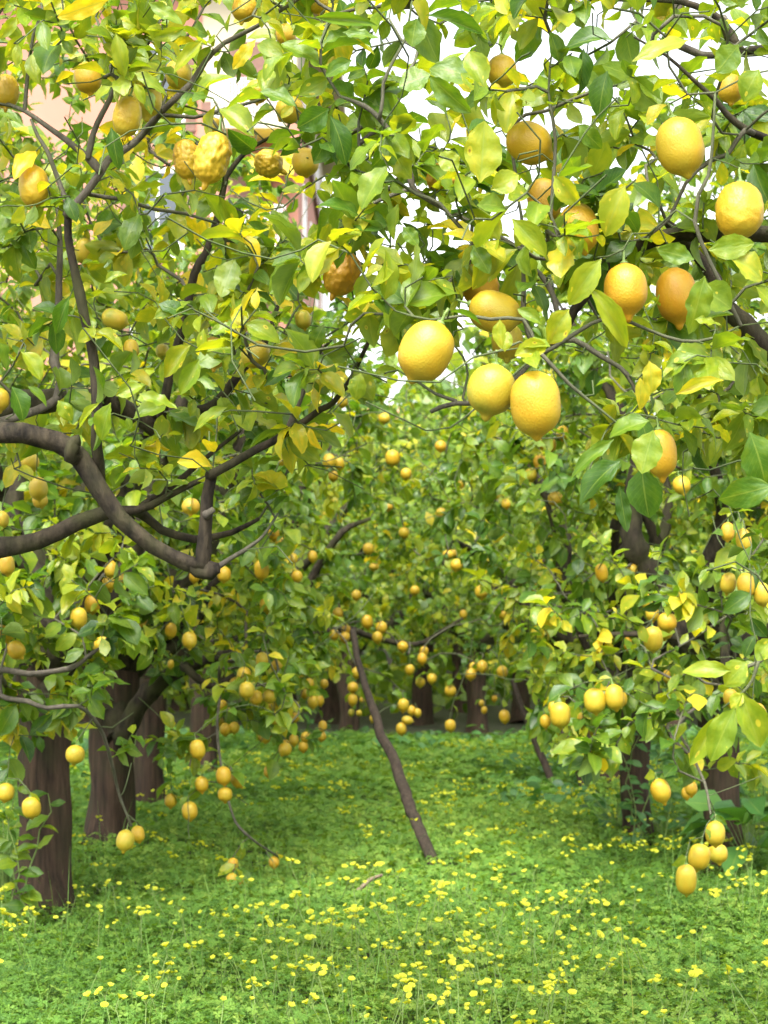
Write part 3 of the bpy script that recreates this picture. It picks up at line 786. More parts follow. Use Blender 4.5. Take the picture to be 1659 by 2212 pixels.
grp('c1', 'tiny far lemon among the leaves at the end of the grassy lane', 'far lemons at the end of the lane',
 [(848,990,36,33,9.5,'T3',0,.45),(877,1025,28,25,10.5,'T3',0,.4),(710,997,34,28,9.2,'T3',-10,.45),(733,1003,30,24,9.6,'T3',0,.5),(607,995,28,24,9.6,'T3',0,.5),(952,965,26,26,12,'F1',0,.75),(953,1110,26,24,12.5,'F1',0,.4),(873,1152,26,24,12.5,'F1',0,.45),
  (838,1096,20,22,13,'F1',0,.6),(770,1287,26,22,12.5,'F1',0,.5),(796,1187,28,25,12,'F1',0,.5),(808,1226,18,22,12.5,'F1',0,.5),(896,1277,24,22,13,'F1',0,.5),(1040,1280,34,29,11.2,'R3',0,.5),(986,1222,30,28,11.5,'R3',-8,.45),(968,1200,24,26,12,'R3',0,.5),(978,1196,20,20,12.2,'R3',0,.6),
  (793,1345,34,26,11.0,'F1',4,.55),(824,1357,30,26,11.2,'F1',0,.55),(815,1378,28,24,11.1,'F1',0,.5),(745,1378,26,24,11.5,'F1',0,.55),(748,1362,24,22,11.6,'F1',0,.6),(722,1372,26,22,11.4,'F1',0,.5),(730,1326,28,24,11.5,'F1',0,.6),
  (870,1398,26,25,11.6,'F1',0,.55),(916,1408,24,20,11.8,'R3',0,.5),(912,1424,28,22,11.7,'R3',0,.55),(885,1448,26,22,11.8,'F1',0,.45),(908,1475,24,22,11.7,'R3',0,.35),(933,1467,26,22,11.7,'R3',0,.4),(973,1494,28,26,11.5,'R3',0,.5),(1017,1458,28,25,11.2,'R3',0,.6),(1042,1441,30,24,11.2,'R3',0,.5),
  (1024,1443,26,22,11.5,'R3',0,.55),(1085,1453,30,25,10.8,'R3',0,.5),(1090,1549,32,25,10.6,'R3',6,.5),(973,1569,30,25,11,'R3',6,.4),(871,1525,32,27,11,'F1',0,.4),(889,1536,24,20,11.2,'F1',0,.45),(902,1541,22,18,11.2,'F1',0,.45),(881,1556,26,20,11,'F1',75,.35),(867,1576,30,24,11,'F1',4,.4),
  (762,1486,26,25,11,'F1',0,.5),(762,1513,30,22,11,'F1',0,.45),(759,1540,18,15,11.2,'F1',0,.2),(776,1541,14,14,11.6,'F1',0,.3),(808,1553,22,22,10.8,'F1',-35,.4),(770,1455,28,22,11.2,'F1',0,.5),(1147,1027,32,29,9.6,'T4',4,.25),(1187,962,34,30,9.4,'T4',0,.5),(1215,937,34,28,9.2,'T4',0,.45),
  (1166,1000,34,28,9.6,'T4',8,.7),(1200,1080,36,34,9.6,'T4',0,.5),(1172,960,26,30,9.6,'T4',0,.5),(1070,1070,22,20,12,'R3',0,.5),(1093,1090,24,20,12,'R3',10,.55),(997,1046,22,18,13,'F1',0,.55),(1120,1040,18,16,13,'R3',0,.5),(740,870,26,26,10,'T3',0,.45),(688,880,30,26,9.2,'T3',0,.45),
  (830,905,26,26,10.5,'T3',0,.4),(1001,1328,22,18,12.5,'R3',0,.55),(1086,1330,22,18,12.5,'R3',0,.5),(720,1030,26,22,10,'T3',0,.5),(783,1512,16,14,13,'F1',0,.6),(790,1507,14,12,13,'F1',0,.6),(1040,1520,16,13,13.5,'R4',0,.6),(1068,1510,16,13,13.5,'R4',0,.6),(1046,1535,18,14,13,'R4',0,.6)])
grp('r1', 'small lemon among the leaves in front of the right hand trunks', 'lemons before the right trunks',
 [(1473,1050,44,39,7.6,'T5',10,.35),(1411,1382,58,43,7.0,'T5',8,.35),(1441,1345,44,42,7.1,'T5',10,.5),(1436,1365,40,36,7.3,'T5',0,.45),(1409,1326,40,30,7.4,'T5',0,.4),(1396,1300,34,28,7.6,'T5',0,.4),(1210,1546,58,46,7.4,'T4',0,.35),(1285,1516,58,48,7.2,'T5',10,.35),(1328,1508,58,44,7.2,'T5',4,.35),
  (1178,1560,32,24,7.9,'T4',0,.5),(1196,1530,34,24,7.8,'T4',0,.5),(1258,1558,38,24,7.7,'T4',6,.5),(1253,1502,28,20,7.9,'T4',0,.55),(1281,1581,26,18,8.4,'T4',0,.45),(1343,1510,36,24,7.5,'T5',0,.5),(1573,1262,50,36,6.6,'T5',-14,.3),(1612,1265,54,40,6.5,'T5',0,.42),(1646,1285,54,38,6.5,'T5',6,.35),
  (1607,1170,56,34,6.4,'T5',12,.4),(1572,1150,44,30,6.6,'T5',0,.55),(1300,1238,42,28,8.2,'T4',8,.6),(1366,1232,28,24,8.6,'T4',0,.6),(1146,1258,28,20,9.6,'T4',0,.6),(1152,1270,24,18,9.8,'T4',0,.5),(1355,1392,30,22,8.4,'T4',0,.7),(1386,1455,30,20,8.4,'T4',0,.6),(1440,1462,30,18,8.2,'T5',0,.6)])
grp('r2', 'lemon hanging low on a drooping twig beside the right hand trunks', 'lemons on the drooping right twig',
 [(1428,1711,58,44,6.6,'T5',14,.45),(1493,1705,36,28,7.4,'T5',0,.5),(1483,1715,30,22,7.6,'T5',0,.5),(1545,1802,56,44,6.4,'T5',0,.32),(1552,1846,46,42,6.6,'T5',8,.35),(1510,1854,62,48,6.3,'T5',-14,.35),(1482,1902,70,46,6.2,'T5',-4,.38),(1578,1509,42,32,5.6,'T5',4,.35),(1640,1540,44,32,5.6,'T5',20,.45)])
for (x, y, h, w, D, tr, kind, tilt, tone, lab) in NEAR:
    lemon(x, y, h, w, D, tr, lab, None, kind, tilt, tone, random.uniform(-8, 12))
    LEM_VIS.append((x, y, w * .5, h * .5, D, .9 if 'hidden' not in lab and 'covered' not in lab and 'behind' not in lab else .55))
def which(key, x, y, tr, lab, g):
    if key == 'c1':
        if x > 1110: return 'small lemon high in the crown of the tree with the ivy wrapped trunk', 'lemons high in the ivy wrapped tree'
        if 715 < x < 830 and y > 1315: return 'small lemon in the bunches around the top of the leaning pole', 'lemons around the pole top'
        if y > 1500: return 'small lemon hanging against the dark shade at the end of the lane', 'lemons against the far shade'
        if y < 930: return 'small lemon in the topmost foliage of the left row beside the sky gap', 'lemons in the top of the left row'
        if y < 1130: return 'small lemon high in the foliage that closes the grassy lane', 'lemons high over the lane'
        if x > 880 and y > 1390: return 'small lemon low in the foliage just above the far shade', 'lemons just above the far shade'
    if key == 'l1':
        if tr == 'A': return 'yellow lemon hanging just under the thick mossy limbs', 'lemons under the mossy limbs'
        if y > 1590 and x < 320: return 'yellow lemon dangling on a long twig in front of the brown bark of a trunk', 'lemons in front of trunk bark'
        if x > 300: return 'small lemon among leaves above the thick limb of the hollow trunk', 'lemons above the hollow trunk'
    if key == 'r1':
        if 1380 < x < 1460 and y > 1290: return 'lemon in the tight bunch over a horizontal grey branch', 'lemons in the tight bunch'
        if x > 1560: return 'yellow lemon in the group on the dark curved branch by the speckled leaves', 'lemons on the dark curved branch'
        if y > 1480: return 'lemon in the hanging row of fruit before the slanting poles', 'lemons in the hanging row'
    if key == 'l3' and y < 1330: return 'small lemon above the dense bunch, on the outer twigs of the left row', 'lemons above the dense bunch'
    return lab, g
for key, (lab0, g0, rows) in GR.items():
    for (x, y, h, w, D, tr, tilt, tone) in rows:
        lab, g = which(key, x, y, tr, lab0, g0)
        lemon(x, y, h, w, D, tr, lab, g, 's', tilt + random.uniform(-6, 6), tone, random.uniform(-15, 15))
        LEM_VIS.append((x, y, w * .45, h * .45, D, .8))

# ------------------------------------------------------------------ trees: near pair
def px(pts, D): return [at(*(p if len(p) == 3 else (*p, D))) for p in pts]
def rr(w, D): return [v / F * D / 2 for v in w]           # widths in photo px -> radii

def finish(t, key, targets, nl, L=0.095, length=.3, tone=(.55, .17), parts=300, mid=LG_MID, hi=LG_HI, tag='hi', droop=.35, wid=.5, bare=0):
    tops = lemon_tops.get(key, [])
    alltg = list(targets) + list(tops)
    hang = np.array([False] * len(targets) + [True] * len(tops))
    paths = t.grow(np.array(alltg), hang)
    for i, p in enumerate(paths):
        if hang[i]: t.shoot_leaves(p, int(t.r.integers(1, 4)) + len(p) // 2, L, .14 + .045 * len(p), tone, droop, wid)
        else: t.shoot_leaves(p, max(2, int(t.r.normal(nl, 1.5))), L, length, tone, droop, wid)
    if bare:                                   # leafless spurs and thorny twigs
        src = t.pos[t.r.integers(t.twig0, t.n, bare)]
        t.grow(src + t.r.normal(0, .2, (bare, 3)))
    t.emit_twigs()
    emit_leaves(t.lv, t.root, hi, mid, parts, tag=tag)

def hand_leaf(t, x0, y0, x1, y1, w, D, tone, roll=0.0, dd=0.0):
    a, b = at(x0, y0, D), at(x1, y1, D + dd)
    d = b - a; L = np.linalg.norm(d)
    n = nrm(CAM - a) * 0.9 + np.array([0, 0, .45])
    side = np.cross(nrm(n), nrm(d))
    n = n + side * roll
    t.lv.add(a, d, n, L, (w / F * D) / L, tone, True)
    return a

def rects(r, spec):
    out = []
    for (x0, y0, x1, y1, d0, d1, n) in spec:
        for _ in range(n): out.append(at(r.uniform(x0, x1), r.uniform(y0, y1), r.uniform(d0, d1)))
    return out

def tree_left_near():
    bx = at(-430, 0, 5.2)[0]
    t = Tree((bx, 5.2, gh(bx, 5.2)), 'lemon tree with dark forking limbs reaching in over the meadow from the left', seed=11)
    b = t.base
    c = t.trunk([b, b + [0.02, 0, .5], b + [.06, -.02, 1.0], b + [.10, -.06, 1.3]], [.125, .11, .105, .085])
    L1 = t.limb(px([(-150, 985, 4.9), (0, 937), (85, 945), (150, 972), (200, 1027), (240, 1090), (292, 1152), (370, 1200), (442, 1226)], 4.6), rr([52, 48, 46, 46, 43, 39, 35, 31, 28], 4.6), c)
    t.limb(px([(435, 1232), (440, 1150), (447, 1075), (458, 1024)], 4.6), rr([28, 28, 26, 23], 4.6))
    t.limb(px([(458, 1024), (553, 971), (620, 935), (690, 885), (720, 868), (760, 815, 4.5), (795, 740, 4.4), (830, 690, 4.4)], 4.58), rr([22, 19, 17, 15, 13, 11, 9, 5], 4.58))
    t.limb(px([(620, 935), (634, 904), (655, 840), (680, 775), (715, 735, 4.5)], 4.58), rr([15, 14, 12, 9, 6], 4.58))
    t.limb(px([(442, 1226), (470, 1225), (500, 1205), (560, 1165), (600, 1110, 4.9)], 4.62), rr([16, 15, 10, 7, 5], 4.62))
    t.limb(px([(418, 1216), (436, 1230), (455, 1232), (474, 1226)], 4.6), rr([28, 33, 31, 20], 4.6), wob=.2)
    t.limb(px([(150, 985), (158, 962), (172, 950)], 4.56), rr([26, 24, 22], 4.56), wob=.2)
    t.limb(px([(445, 1110), (462, 1100)], 4.57), rr([16, 13], 4.57))
    V = t.limb(px([(212, 1040, 4.64), (205, 960), (211, 860), (205, 780), (182, 690), (160, 580), (147, 510), (148, 462)], 4.58), rr([25, 23, 22, 21, 20, 19, 18, 18], 4.58))
    t.limb(px([(148, 462), (165, 440), (200, 395), (233, 345)], 4.56), rr([18, 17, 17, 16], 4.56))
    t.limb(px([(215, 368), (185, 337), (143, 300), (100, 270), (53, 240), (0, 220, 4.6), (-60, 190, 4.7)], 4.55), rr([17, 16, 14, 12, 10, 8, 6], 4.55))
    t.limb(px([(190, 340), (200, 290), (222, 240), (245, 190), (240, 150), (225, 85), (207, 37)], 4.54), rr([14, 13, 12, 10, 8, 7, 5], 4.54))
    t.limb(px([(53, 240), (58, 185), (63, 133), (72, 75), (92, 25)], 4.55), rr([10, 9, 8, 7, 5], 4.55))
    t.limb(px([(148, 450), (125, 385), (105, 330), (83, 295), (67, 257)], 4.55), rr([13, 11, 10, 8, 6], 4.55))
    t.limb(px([(125, 860, 4.9), (118, 780, 4.95), (124, 700, 5.0), (128, 600, 5.0), (130, 520, 5.0), (122, 440, 5.0)], 5.0), rr([18, 17, 16, 14, 12, 8], 5.0))
    L2 = t.limb(px([(-150, 930, 5.3), (0, 885), (100, 872), (215, 868), (290, 888), (338, 930)], 5.2), rr([58, 56, 52, 48, 42, 36], 5.2), c)
    t.limb(px([(300, 895), (350, 893), (440, 885), (485, 850), (525, 795), (565, 750), (600, 660, 5.2)], 5.2), rr([28, 26, 24, 22, 20, 16, 10], 5.2))
    t.limb(px([(350, 890), (380, 760), (400, 690), (420, 590), (447, 547), (477, 450), (490, 383), (520, 340), (553, 313), (620, 280, 5.0)], 5.1), rr([20, 19, 18, 17, 16, 14, 12, 11, 9, 5], 5.1))
    t.limb(px([(193, 420), (260, 430), (333, 452), (400, 462), (467, 482)], 4.7), rr([10, 9, 8, 7, 5], 4.7))
    t.limb(px([(300, 300, 4.8), (350, 240), (413, 180), (443, 133), (483, 93), (553, 57), (640, 0, 4.6), (700, -40, 4.6)], 4.7), rr([15, 14, 13, 11, 10, 9, 7, 5], 4.7), t.nearest(at(222, 350, 4.56)))
    t.limb(px([(350, 248), (420, 253), (480, 237), (553, 218), (620, 195)], 4.7), rr([9, 8, 8, 6, 4], 4.7))
    L3 = t.limb(px([(-150, 1215, 5.0), (0, 1182), (80, 1165), (160, 1130), (235, 1103), (300, 1100), (360, 1075), (430, 1040), (480, 1018)], 4.95), rr([42, 38, 36, 34, 31, 19, 15, 12, 8], 4.95), c)
    t.limb(px([(300, 1105), (350, 1145), (420, 1165), (500, 1150), (560, 1120)], 5.1), rr([22, 20, 18, 13, 8], 5.1))
    t.limb(px([(310, 1090), (370, 1050), (430, 1000), (480, 960), (520, 930)], 5.1), rr([18, 16, 12, 9, 6], 5.1))
    for r_ in [(233, 0, 123, 35, 42, 4.0, .97), (37, 35, 0, 85, 28, 4.4, .7), (60, 77, 6, 123, 30, 4.4, .65), (250, 72, 273, 165, 38, 4.3, .7), (290, 157, 367, 197, 35, 4.3, .62), (290, 180, 315, 223, 25, 4.25, .65),
               (240, 187, 200, 220, 34, 4.3, .68), (437, 87, 373, 157, 35, 4.4, .72), (240, 275, 255, 368, 36, 4.3, .22), (553, 85, 503, 150, 30, 4.3, .93), (320, 5, 395, 50, 34, 4.2, .5), (400, 60, 330, 90, 30, 4.4, .6),
               (25, 835, 63, 905, 48, 4.4, .22), (60, 835, 105, 875, 26, 4.4, .38), (240, 870, 210, 950, 44, 4.3, .55), (215, 870, 167, 925, 24, 4.35, .66), (125, 865, 155, 910, 34, 4.4, .62), (430, 775, 392, 855, 44, 4.4, .5),
               (490, 880, 405, 925, 34, 4.4, .6), (150, 640, 115, 720, 36, 4.5, .3), (45, 760, 95, 815, 46, 4.4, .66), (450, 720, 520, 700, 30, 4.3, .55), (440, 710, 437, 770, 26, 4.3, .66), (570, 835, 650, 770, 34, 4.4, .12),
               (250, 855, 310, 830, 36, 4.4, .6), (300, 850, 385, 880, 34, 4.4, .58), (620, 940, 690, 1000, 44, 4.6, .62), (640, 930, 705, 955, 26, 4.6, .66), (225, 610, 275, 590, 30, 4.5, .62), (330, 690, 410, 640, 34, 4.5, .5),
               (780, 805, 763, 865, 42, 4.1, .62), (810, 805, 862, 795, 28, 4.1, .62), (700, 700, 670, 760, 34, 4.3, .4)]:
        hand_leaf(t, *r_, roll=t.r.normal(0, .35))
    tg = rects(t.r, [(-220, -160, 300, 300, 4.2, 5.4, 60), (250, -160, 640, 250, 4.3, 5.4, 48), (-220, 300, 640, 620, 4.4, 5.6, 80), (-220, 620, 560, 900, 4.4, 5.4, 54), (480, 480, 780, 860, 4.2, 5.0, 36),
                     (-250, 900, 200, 1010, 4.8, 5.6, 12), (300, 880, 620, 1050, 4.6, 5.4, 20), (600, 880, 720, 980, 4.5, 5, 6)])
    finish(t, 'A', tg, 8.2, .076, .28, (.59, .16), bare=260)
    return t
tree_left_near()

def tree_right_near():
    bx = at(2150, 0, 4.6)[0]
    t = Tree((bx, 4.6, gh(bx, 4.6)), 'lemon tree stretching grey limbs and large leaves in over the meadow from the right', seed=23)
    b = t.base
    c = t.trunk([b, b + [-.02, 0, .5], b + [-.05, -.02, 1.0], b + [-.10, -.05, 1.35]], [.11, .095, .09, .075])
    t.limb(px([(1860, 560, 4.3), (1659, 508), (1572, 500), (1470, 507), (1406, 520), (1339, 555), (1293, 604), (1240, 668), (1206, 733), (1166, 748)], 4.15), rr([42, 36, 34, 34, 32, 28, 25, 22, 18, 10], 4.15), c)
    t.limb(px([(1800, 830, 4.5), (1659, 755), (1610, 700), (1570, 655), (1545, 600), (1500, 540), (1440, 480, 4.4)], 4.5), rr([56, 50, 44, 36, 28, 22, 14], 4.5), c)
    t.limb(px([(1830, 380, 4.3), (1659, 300), (1613, 281), (1572, 247), (1546, 215), (1490, 165), (1440, 120), (1370, 80)], 4.1), rr([26, 18, 17, 14, 12, 9, 7, 5], 4.1), c)
    t.limb(px([(1610, 282), (1590, 305), (1572, 333), (1533, 347), (1480, 395), (1445, 470), (1400, 510)], 4.0), rr([12, 12, 11, 10, 9, 8, 8], 4.0))
    t.limb(px([(1850, 160, 4.6), (1659, 105), (1600, 110), (1560, 45), (1500, 10), (1440, 0), (1380, 0)], 4.6), rr([26, 22, 20, 16, 14, 12, 7], 4.6), c)
    t.limb(px([(1560, 45), (1560, 120), (1470, 100), (1465, 0), (1460, -60)], 4.8), rr([16, 16, 18, 19, 15], 4.8))
    t.limb(px([(1210, 725), (1195, 640), (1165, 590), (1130, 560), (1130, 500), (1120, 430)], 4.0), rr([14, 12, 11, 10, 8, 6], 4.0))
    t.limb(px([(1160, 748), (1135, 690), (1131, 620), (1129, 540)], 3.8), rr([14, 12, 10, 6], 3.8))
    t.limb(px([(1166, 767), (1240, 722), (1319, 684), (1400, 712), (1473, 737), (1540, 730), (1600, 703)], 3.75), rr([9, 9, 8, 7, 7, 6, 4], 3.75))
    t.limb(px([(1166, 760), (1230, 830), (1290, 880), (1340, 920)], 3.6), rr([9, 8, 6, 4], 3.6))
    t.limb(px([(1239, 735), (1290, 765), (1340, 795), (1366, 830), (1400, 900)], 3.9), rr([13, 12, 10, 9, 6], 3.9))
    t.limb(px([(1130, 690), (1060, 690), (1000, 682), (930, 690), (855, 672)], 3.65), rr([8, 8, 7, 6, 4], 3.65))
    t.limb(px([(1130, 800, 3.9), (1050, 865), (985, 870), (950, 880), (930, 890)], 3.9), rr([11, 11, 11, 11, 9], 3.9), t.nearest(at(1166, 748, 4.15)))
    t.limb(px([(985, 866), (940, 850), (905, 826), (860, 800)], 3.9), rr([9, 7, 6, 4], 3.9))
    t.limb(px([(1000, 860), (1010, 810), (1000, 770), (975, 740)], 3.95), rr([6, 5, 5, 4], 3.95))
    t.limb(px([(1000, 905, 3.7), (960, 925), (920, 930)], 3.7), rr([5, 4, 3], 3.7))
    # top centre
    t.limb(px([(1129, 540), (1060, 500), (980, 460), (900, 415), (890, 387), (873, 330), (845, 290), (820, 253), (786, 227), (733, 207)], 3.95), rr([10, 11, 12, 13, 14, 13, 13, 12, 10, 6], 3.95))
    t.limb(px([(896, 405), (840, 425), (800, 443), (770, 465)], 3.95), rr([11, 10, 8, 5], 3.95))
    t.limb(px([(820, 253), (826, 215), (828, 180), (850, 130), (875, 85), (885, 40), (890, 0)], 3.9), rr([9, 8, 8, 7, 6, 5, 4], 3.9))
    t.limb(px([(780, 440), (790, 400), (785, 350), (777, 310), (775, 260)], 4.1), rr([10, 10, 9, 8, 6], 4.1))
    t.limb(px([(1010, 510), (950, 440), (900, 420), (840, 380), (790, 345)], 3.85), rr([8, 8, 7, 6, 4], 3.85))
    t.limb(px([(1500, 480), (1530, 380), (1540, 300), (1545, 200)], 3.7), rr([9, 8, 7, 5], 3.7))
    t.limb(px([(1180, 560), (1190, 470), (1200, 300), (1185, 200), (1195, 90)], 3.85), rr([9, 8, 8, 6, 4], 3.85))
    t.limb(px([(1106, 270), (1180, 240), (1275, 200), (1350, 180)], 4.0), rr([8, 8, 7, 4], 4.0))
    for r_ in [(1403, 909, 1311, 936, 62, 3.5, .42), (1412, 929, 1382, 1022, 72, 3.45, .55), (1339, 996, 1234, 1078, 70, 3.5, .20), (1386, 1009, 1396, 1124, 80, 3.5, .30), (1326, 949, 1222, 1026, 36, 3.45, .42), (1338, 1050, 1352, 1150, 34, 3.6, .12),
               (1382, 816, 1386, 888, 40, 3.5, .86), (1402, 779, 1412, 850, 46, 3.5, .88), (1460, 852, 1569, 818, 36, 3.5, .87), (1299, 560, 1222, 656, 60, 3.5, .68), (1269, 616, 1372, 749, 46, 3.5, .66), (1229, 668, 1177, 740, 62, 3.55, .74),
               (1522, 596, 1492, 723, 62, 3.6, .55), (1510, 620, 1585, 668, 80, 3.65, .5), (1619, 933, 1662, 1055, 92, 3.2, .32), (1670, 1048, 1552, 1082, 68, 3.2, .32), (1185, 745, 1112, 770, 50, 3.5, .74), (1080, 690, 1082, 755, 36, 3.4, .72), (1090, 760, 1096, 712, 30, 3.45, .7),
               (680, 37, 820, 53, 32, 3.8, .42), (700, 95, 760, 60, 34, 3.8, .4), (740, 70, 820, 80, 30, 3.75, .42), (713, 250, 760, 353, 46, 3.7, .16), (710, 235, 643, 280, 58, 3.7, .18), (900, 40, 885, 100, 54, 3.7, .40), (920, 33, 1048, 63, 36, 3.7, .26), (926, 163, 1016, 247, 50, 3.7, .42),
               (930, 160, 860, 185, 66, 3.7, .38), (1037, 395, 1052, 262, 85, 3.6, .74), (990, 370, 950, 330, 50, 3.6, .7), (1060, 410, 1125, 375, 56, 3.6, .7), (1366, 133, 1549, 43, 56, 3.5, .74), (1260, 105, 1250, 205, 42, 3.8, .12), (1312, 153, 1285, 255, 56, 3.7, .26),
               (1196, 380, 1256, 442, 52, 3.6, .74), (1350, 400, 1300, 508, 70, 3.65, .72), (1106, 473, 1183, 555, 56, 3.6, .7), (1596, 97, 1545, 155, 60, 3.6, .4), (1640, 150, 1600, 215, 60, 3.6, .5), (1250, 270, 1300, 325, 42, 3.7, .42), (1350, 235, 1320, 300, 36, 3.7, .6),
               (760, 130, 700, 165, 40, 3.8, .36), (620, 120, 560, 165, 40, 3.9, .55), (640, 230, 560, 190, 50, 3.9, .42), (830, 300, 860, 275, 30, 3.8, .55), (870, 490, 905, 530, 36, 3.7, .42), (800, 620, 860, 650, 40, 3.8, .4), (840, 680, 800, 610, 48, 3.8, .35),
               (860, 440, 850, 520, 36, 3.7, .5), (1020, 530, 1060, 590, 44, 3.7, .4), (1500, 560, 1420, 540, 46, 3.6, .4), (1580, 560, 1659, 590, 70, 3.5, .72), (1530, 540, 1630, 530, 56, 3.5, .55), (1170, 700, 1120, 660, 30, 3.6, .5), (1500, 690, 1560, 700, 30, 3.6, .68)]:
        hand_leaf(t, *r_, roll=t.r.normal(0, .35))
    # long drooping shoot at the right edge with big speckled leaves
    t.limb(px([(1800, 1180, 3.6), (1720, 1340), (1659, 1415), (1612, 1440), (1585, 1460)], 3.3), rr([14, 12, 9, 8, 5], 3.3), c)
    t.limb(px([(1640, 1425), (1625, 1470), (1600, 1500), (1560, 1530)], 3.25), rr([8, 7, 6, 4], 3.25))
    for r_ in [(1579, 1449, 1472, 1443, 42, 3.2, .64), (1615, 1430, 1560, 1478, 60, 3.2, .62), (1552, 1542, 1494, 1658, 46, 3.2, .60), (1588, 1527, 1532, 1648, 64, 3.15, .56), (1602, 1496, 1640, 1622, 76, 3.15, .58), (1668, 1378, 1632, 1425, 44, 3.2, .6), (1606, 1498, 1574, 1528, 34, 3.15, .76), (1670, 1460, 1640, 1400, 36, 3.2, .5), (1690, 1440, 1655, 1500, 40, 3.2, .55)]:
        hand_leaf(t, *r_, roll=t.r.normal(0, .25))
    tg = rects(t.r, [(560, -160, 900, 260, 3.8, 4.8, 42), (620, 250, 1000, 600, 3.6, 4.6, 52), (900, -160, 1250, 330, 3.7, 4.8, 42), (980, 330, 1350, 620, 3.6, 4.5, 44), (1250, -160, 1900, 330, 3.6, 4.9, 84), (1330, 300, 1900, 700, 3.7, 4.9, 62),
                     (1320, 690, 1900, 960, 3.6, 4.6, 30), (1550, 900, 1950, 1300, 3.6, 4.6, 16), (780, 580, 960, 700, 3.7, 4.4, 14)])
    finish(t, 'B', tg, 8.0, .077, .28, (.51, .18), bare=260)
    return t
tree_right_near()

# ------------------------------------------------------------------ trees of the rows
def row_tree(key, base, label, crown, targets, trunk_r, crotch=.95, lean=(0, 0), seed=1, parts=300, nl=13, extra=None, tone=(.45, .16), hi=LG_MID, mid=LG_LOW, tag='mid', limbs=5, L=.079, fringe=None):
    bx, by = base
    t = Tree((bx, by, float(gh(bx, by))), label, seed=seed)
    t.tip = 0.0022
    b = t.base; r = t.r
    top = b + [lean[0], lean[1], crotch]
    c = t.trunk([b, b + np.array([lean[0] * .3, lean[1] * .3, crotch * .35]), b + np.array([lean[0] * .6, lean[1] * .6, crotch * .7]), top], [trunk_r, trunk_r * .9, trunk_r * .93, trunk_r * .85])
    cc, cr = crown
    az0 = r.uniform(0, 6.28)
    for k in range(limbs):
        az = az0 + k * 6.283 / limbs + r.normal(0, .2)
        e = np.array(cc) + np.array([math.cos(az) * cr[0] * .62, math.sin(az) * cr[1] * .62, r.uniform(-.25, .35) * cr[2]])
        m1 = top + (e - top) * .35 + np.array([math.cos(az) * .12, math.sin(az) * .12, -.02])
        m2 = top + (e - top) * .7 + r.normal(0, .08, 3)
        R0 = trunk_r * r.uniform(.46, .6)
        t.limb([m1, m2, e], [R0, R0 * .62, R0 * .32], c, jit=.4, see=False)
    if extra:
        for pts, D, w in extra: t.limb(px(pts, D), rr(w, D), c if np.linalg.norm(at(*pts[0][:2], D) - top) < .5 else None)
    tg = ellipsoid_pts(r, cc, cr, targets)
    tg = tg[tg[:, 2] > .62 + 0.25 * r.random(len(tg))]
    if fringe: tg = np.concatenate([tg, np.array(rects(r, fringe))])
    finish(t, key, tg, nl, L, .36, tone, parts, mid, hi, tag, .5, bare=70)
    return t
g1, g2, g3 = on_ground(98, 1955, .055), on_ground(232, 1838, .055), on_ground(318, 1757, .055)     # seen feet: where bark meets the clover tops
g4, g5 = on_ground(1378, 1812, .055), on_ground(1562, 1885, .055)
def C3(g, dx, dy, z): return (g[0] + dx, g[1] + dy, z)
row_tree('T1', g1[:2], 'lemon tree on the stout brown trunk with green suckers sprouting at its foot', (C3(g1, -.15, -.05, 2.25), (1.35, 1.25, 1.55)), 500, .122, 1.05, (-.02, 0), 31, fringe=[(-80, 1180, 330, 1480, 6.3, 7.3, 46), (-60, 1450, 330, 1600, 6.4, 7.2, 18)], extra=[
    ([(90, 1590), (60, 1530), (20, 1505), (-40, 1500)], 7.3, [24, 18, 14, 10]),
    ([(0, 1450, 6.6), (60, 1455, 6.5), (150, 1445, 6.5), (185, 1420, 6.5), (215, 1400, 6.5)], 6.5, [14, 13, 11, 9, 5]),
    ([(0, 1502, 6.6), (60, 1515, 6.5), (100, 1530, 6.5), (170, 1525, 6.5), (215, 1570, 6.6), (240, 1640, 6.7), (258, 1720, 6.8), (285, 1785, 6.8)], 6.5, [13, 12, 10, 9, 8, 7, 6, 5])])
row_tree('T2', g2[:2], 'lemon tree on the hollow broad trunk standing second from the lane on the left', (C3(g2, .05, 0, 2.3), (1.35, 1.2, 1.55)), 500, .134, 1.0, (.05, 0), 32, fringe=[(300, 1120, 640, 1420, 7.6, 9.0, 50), (440, 1400, 680, 1580, 7.7, 9, 32), (330, 1560, 460, 1640, 8, 9, 5)], extra=[
    ([(262, 1600), (300, 1525), (370, 1455), (450, 1425), (540, 1400)], 9.3, [46, 40, 32, 24, 12]),
    ([(400, 1445), (450, 1480), (490, 1470), (530, 1440)], 9.0, [20, 15, 12, 8]),
    ([(480, 1430), (475, 1500, 8.5), (470, 1600, 8.2), (500, 1750, 8.0), (530, 1800, 7.9), (600, 1850, 8.1)], 8.4, [7, 6, 6, 5, 5, 4])])
row_tree('T3', g3[:2], 'lemon tree on a dark trunk behind the hollow trunk in the left row', (C3(g3, .25, 0, 2.2), (1.4, 1.25, 1.5)), 470, .10, 1.0, (.05, 0), 33, fringe=[(560, 1150, 720, 1600, 9, 10.2, 40)], extra=[
    ([(380, 1400), (440, 1300), (500, 1200), (560, 1120), (620, 1060)], 11.2, [26, 22, 18, 14, 8])])
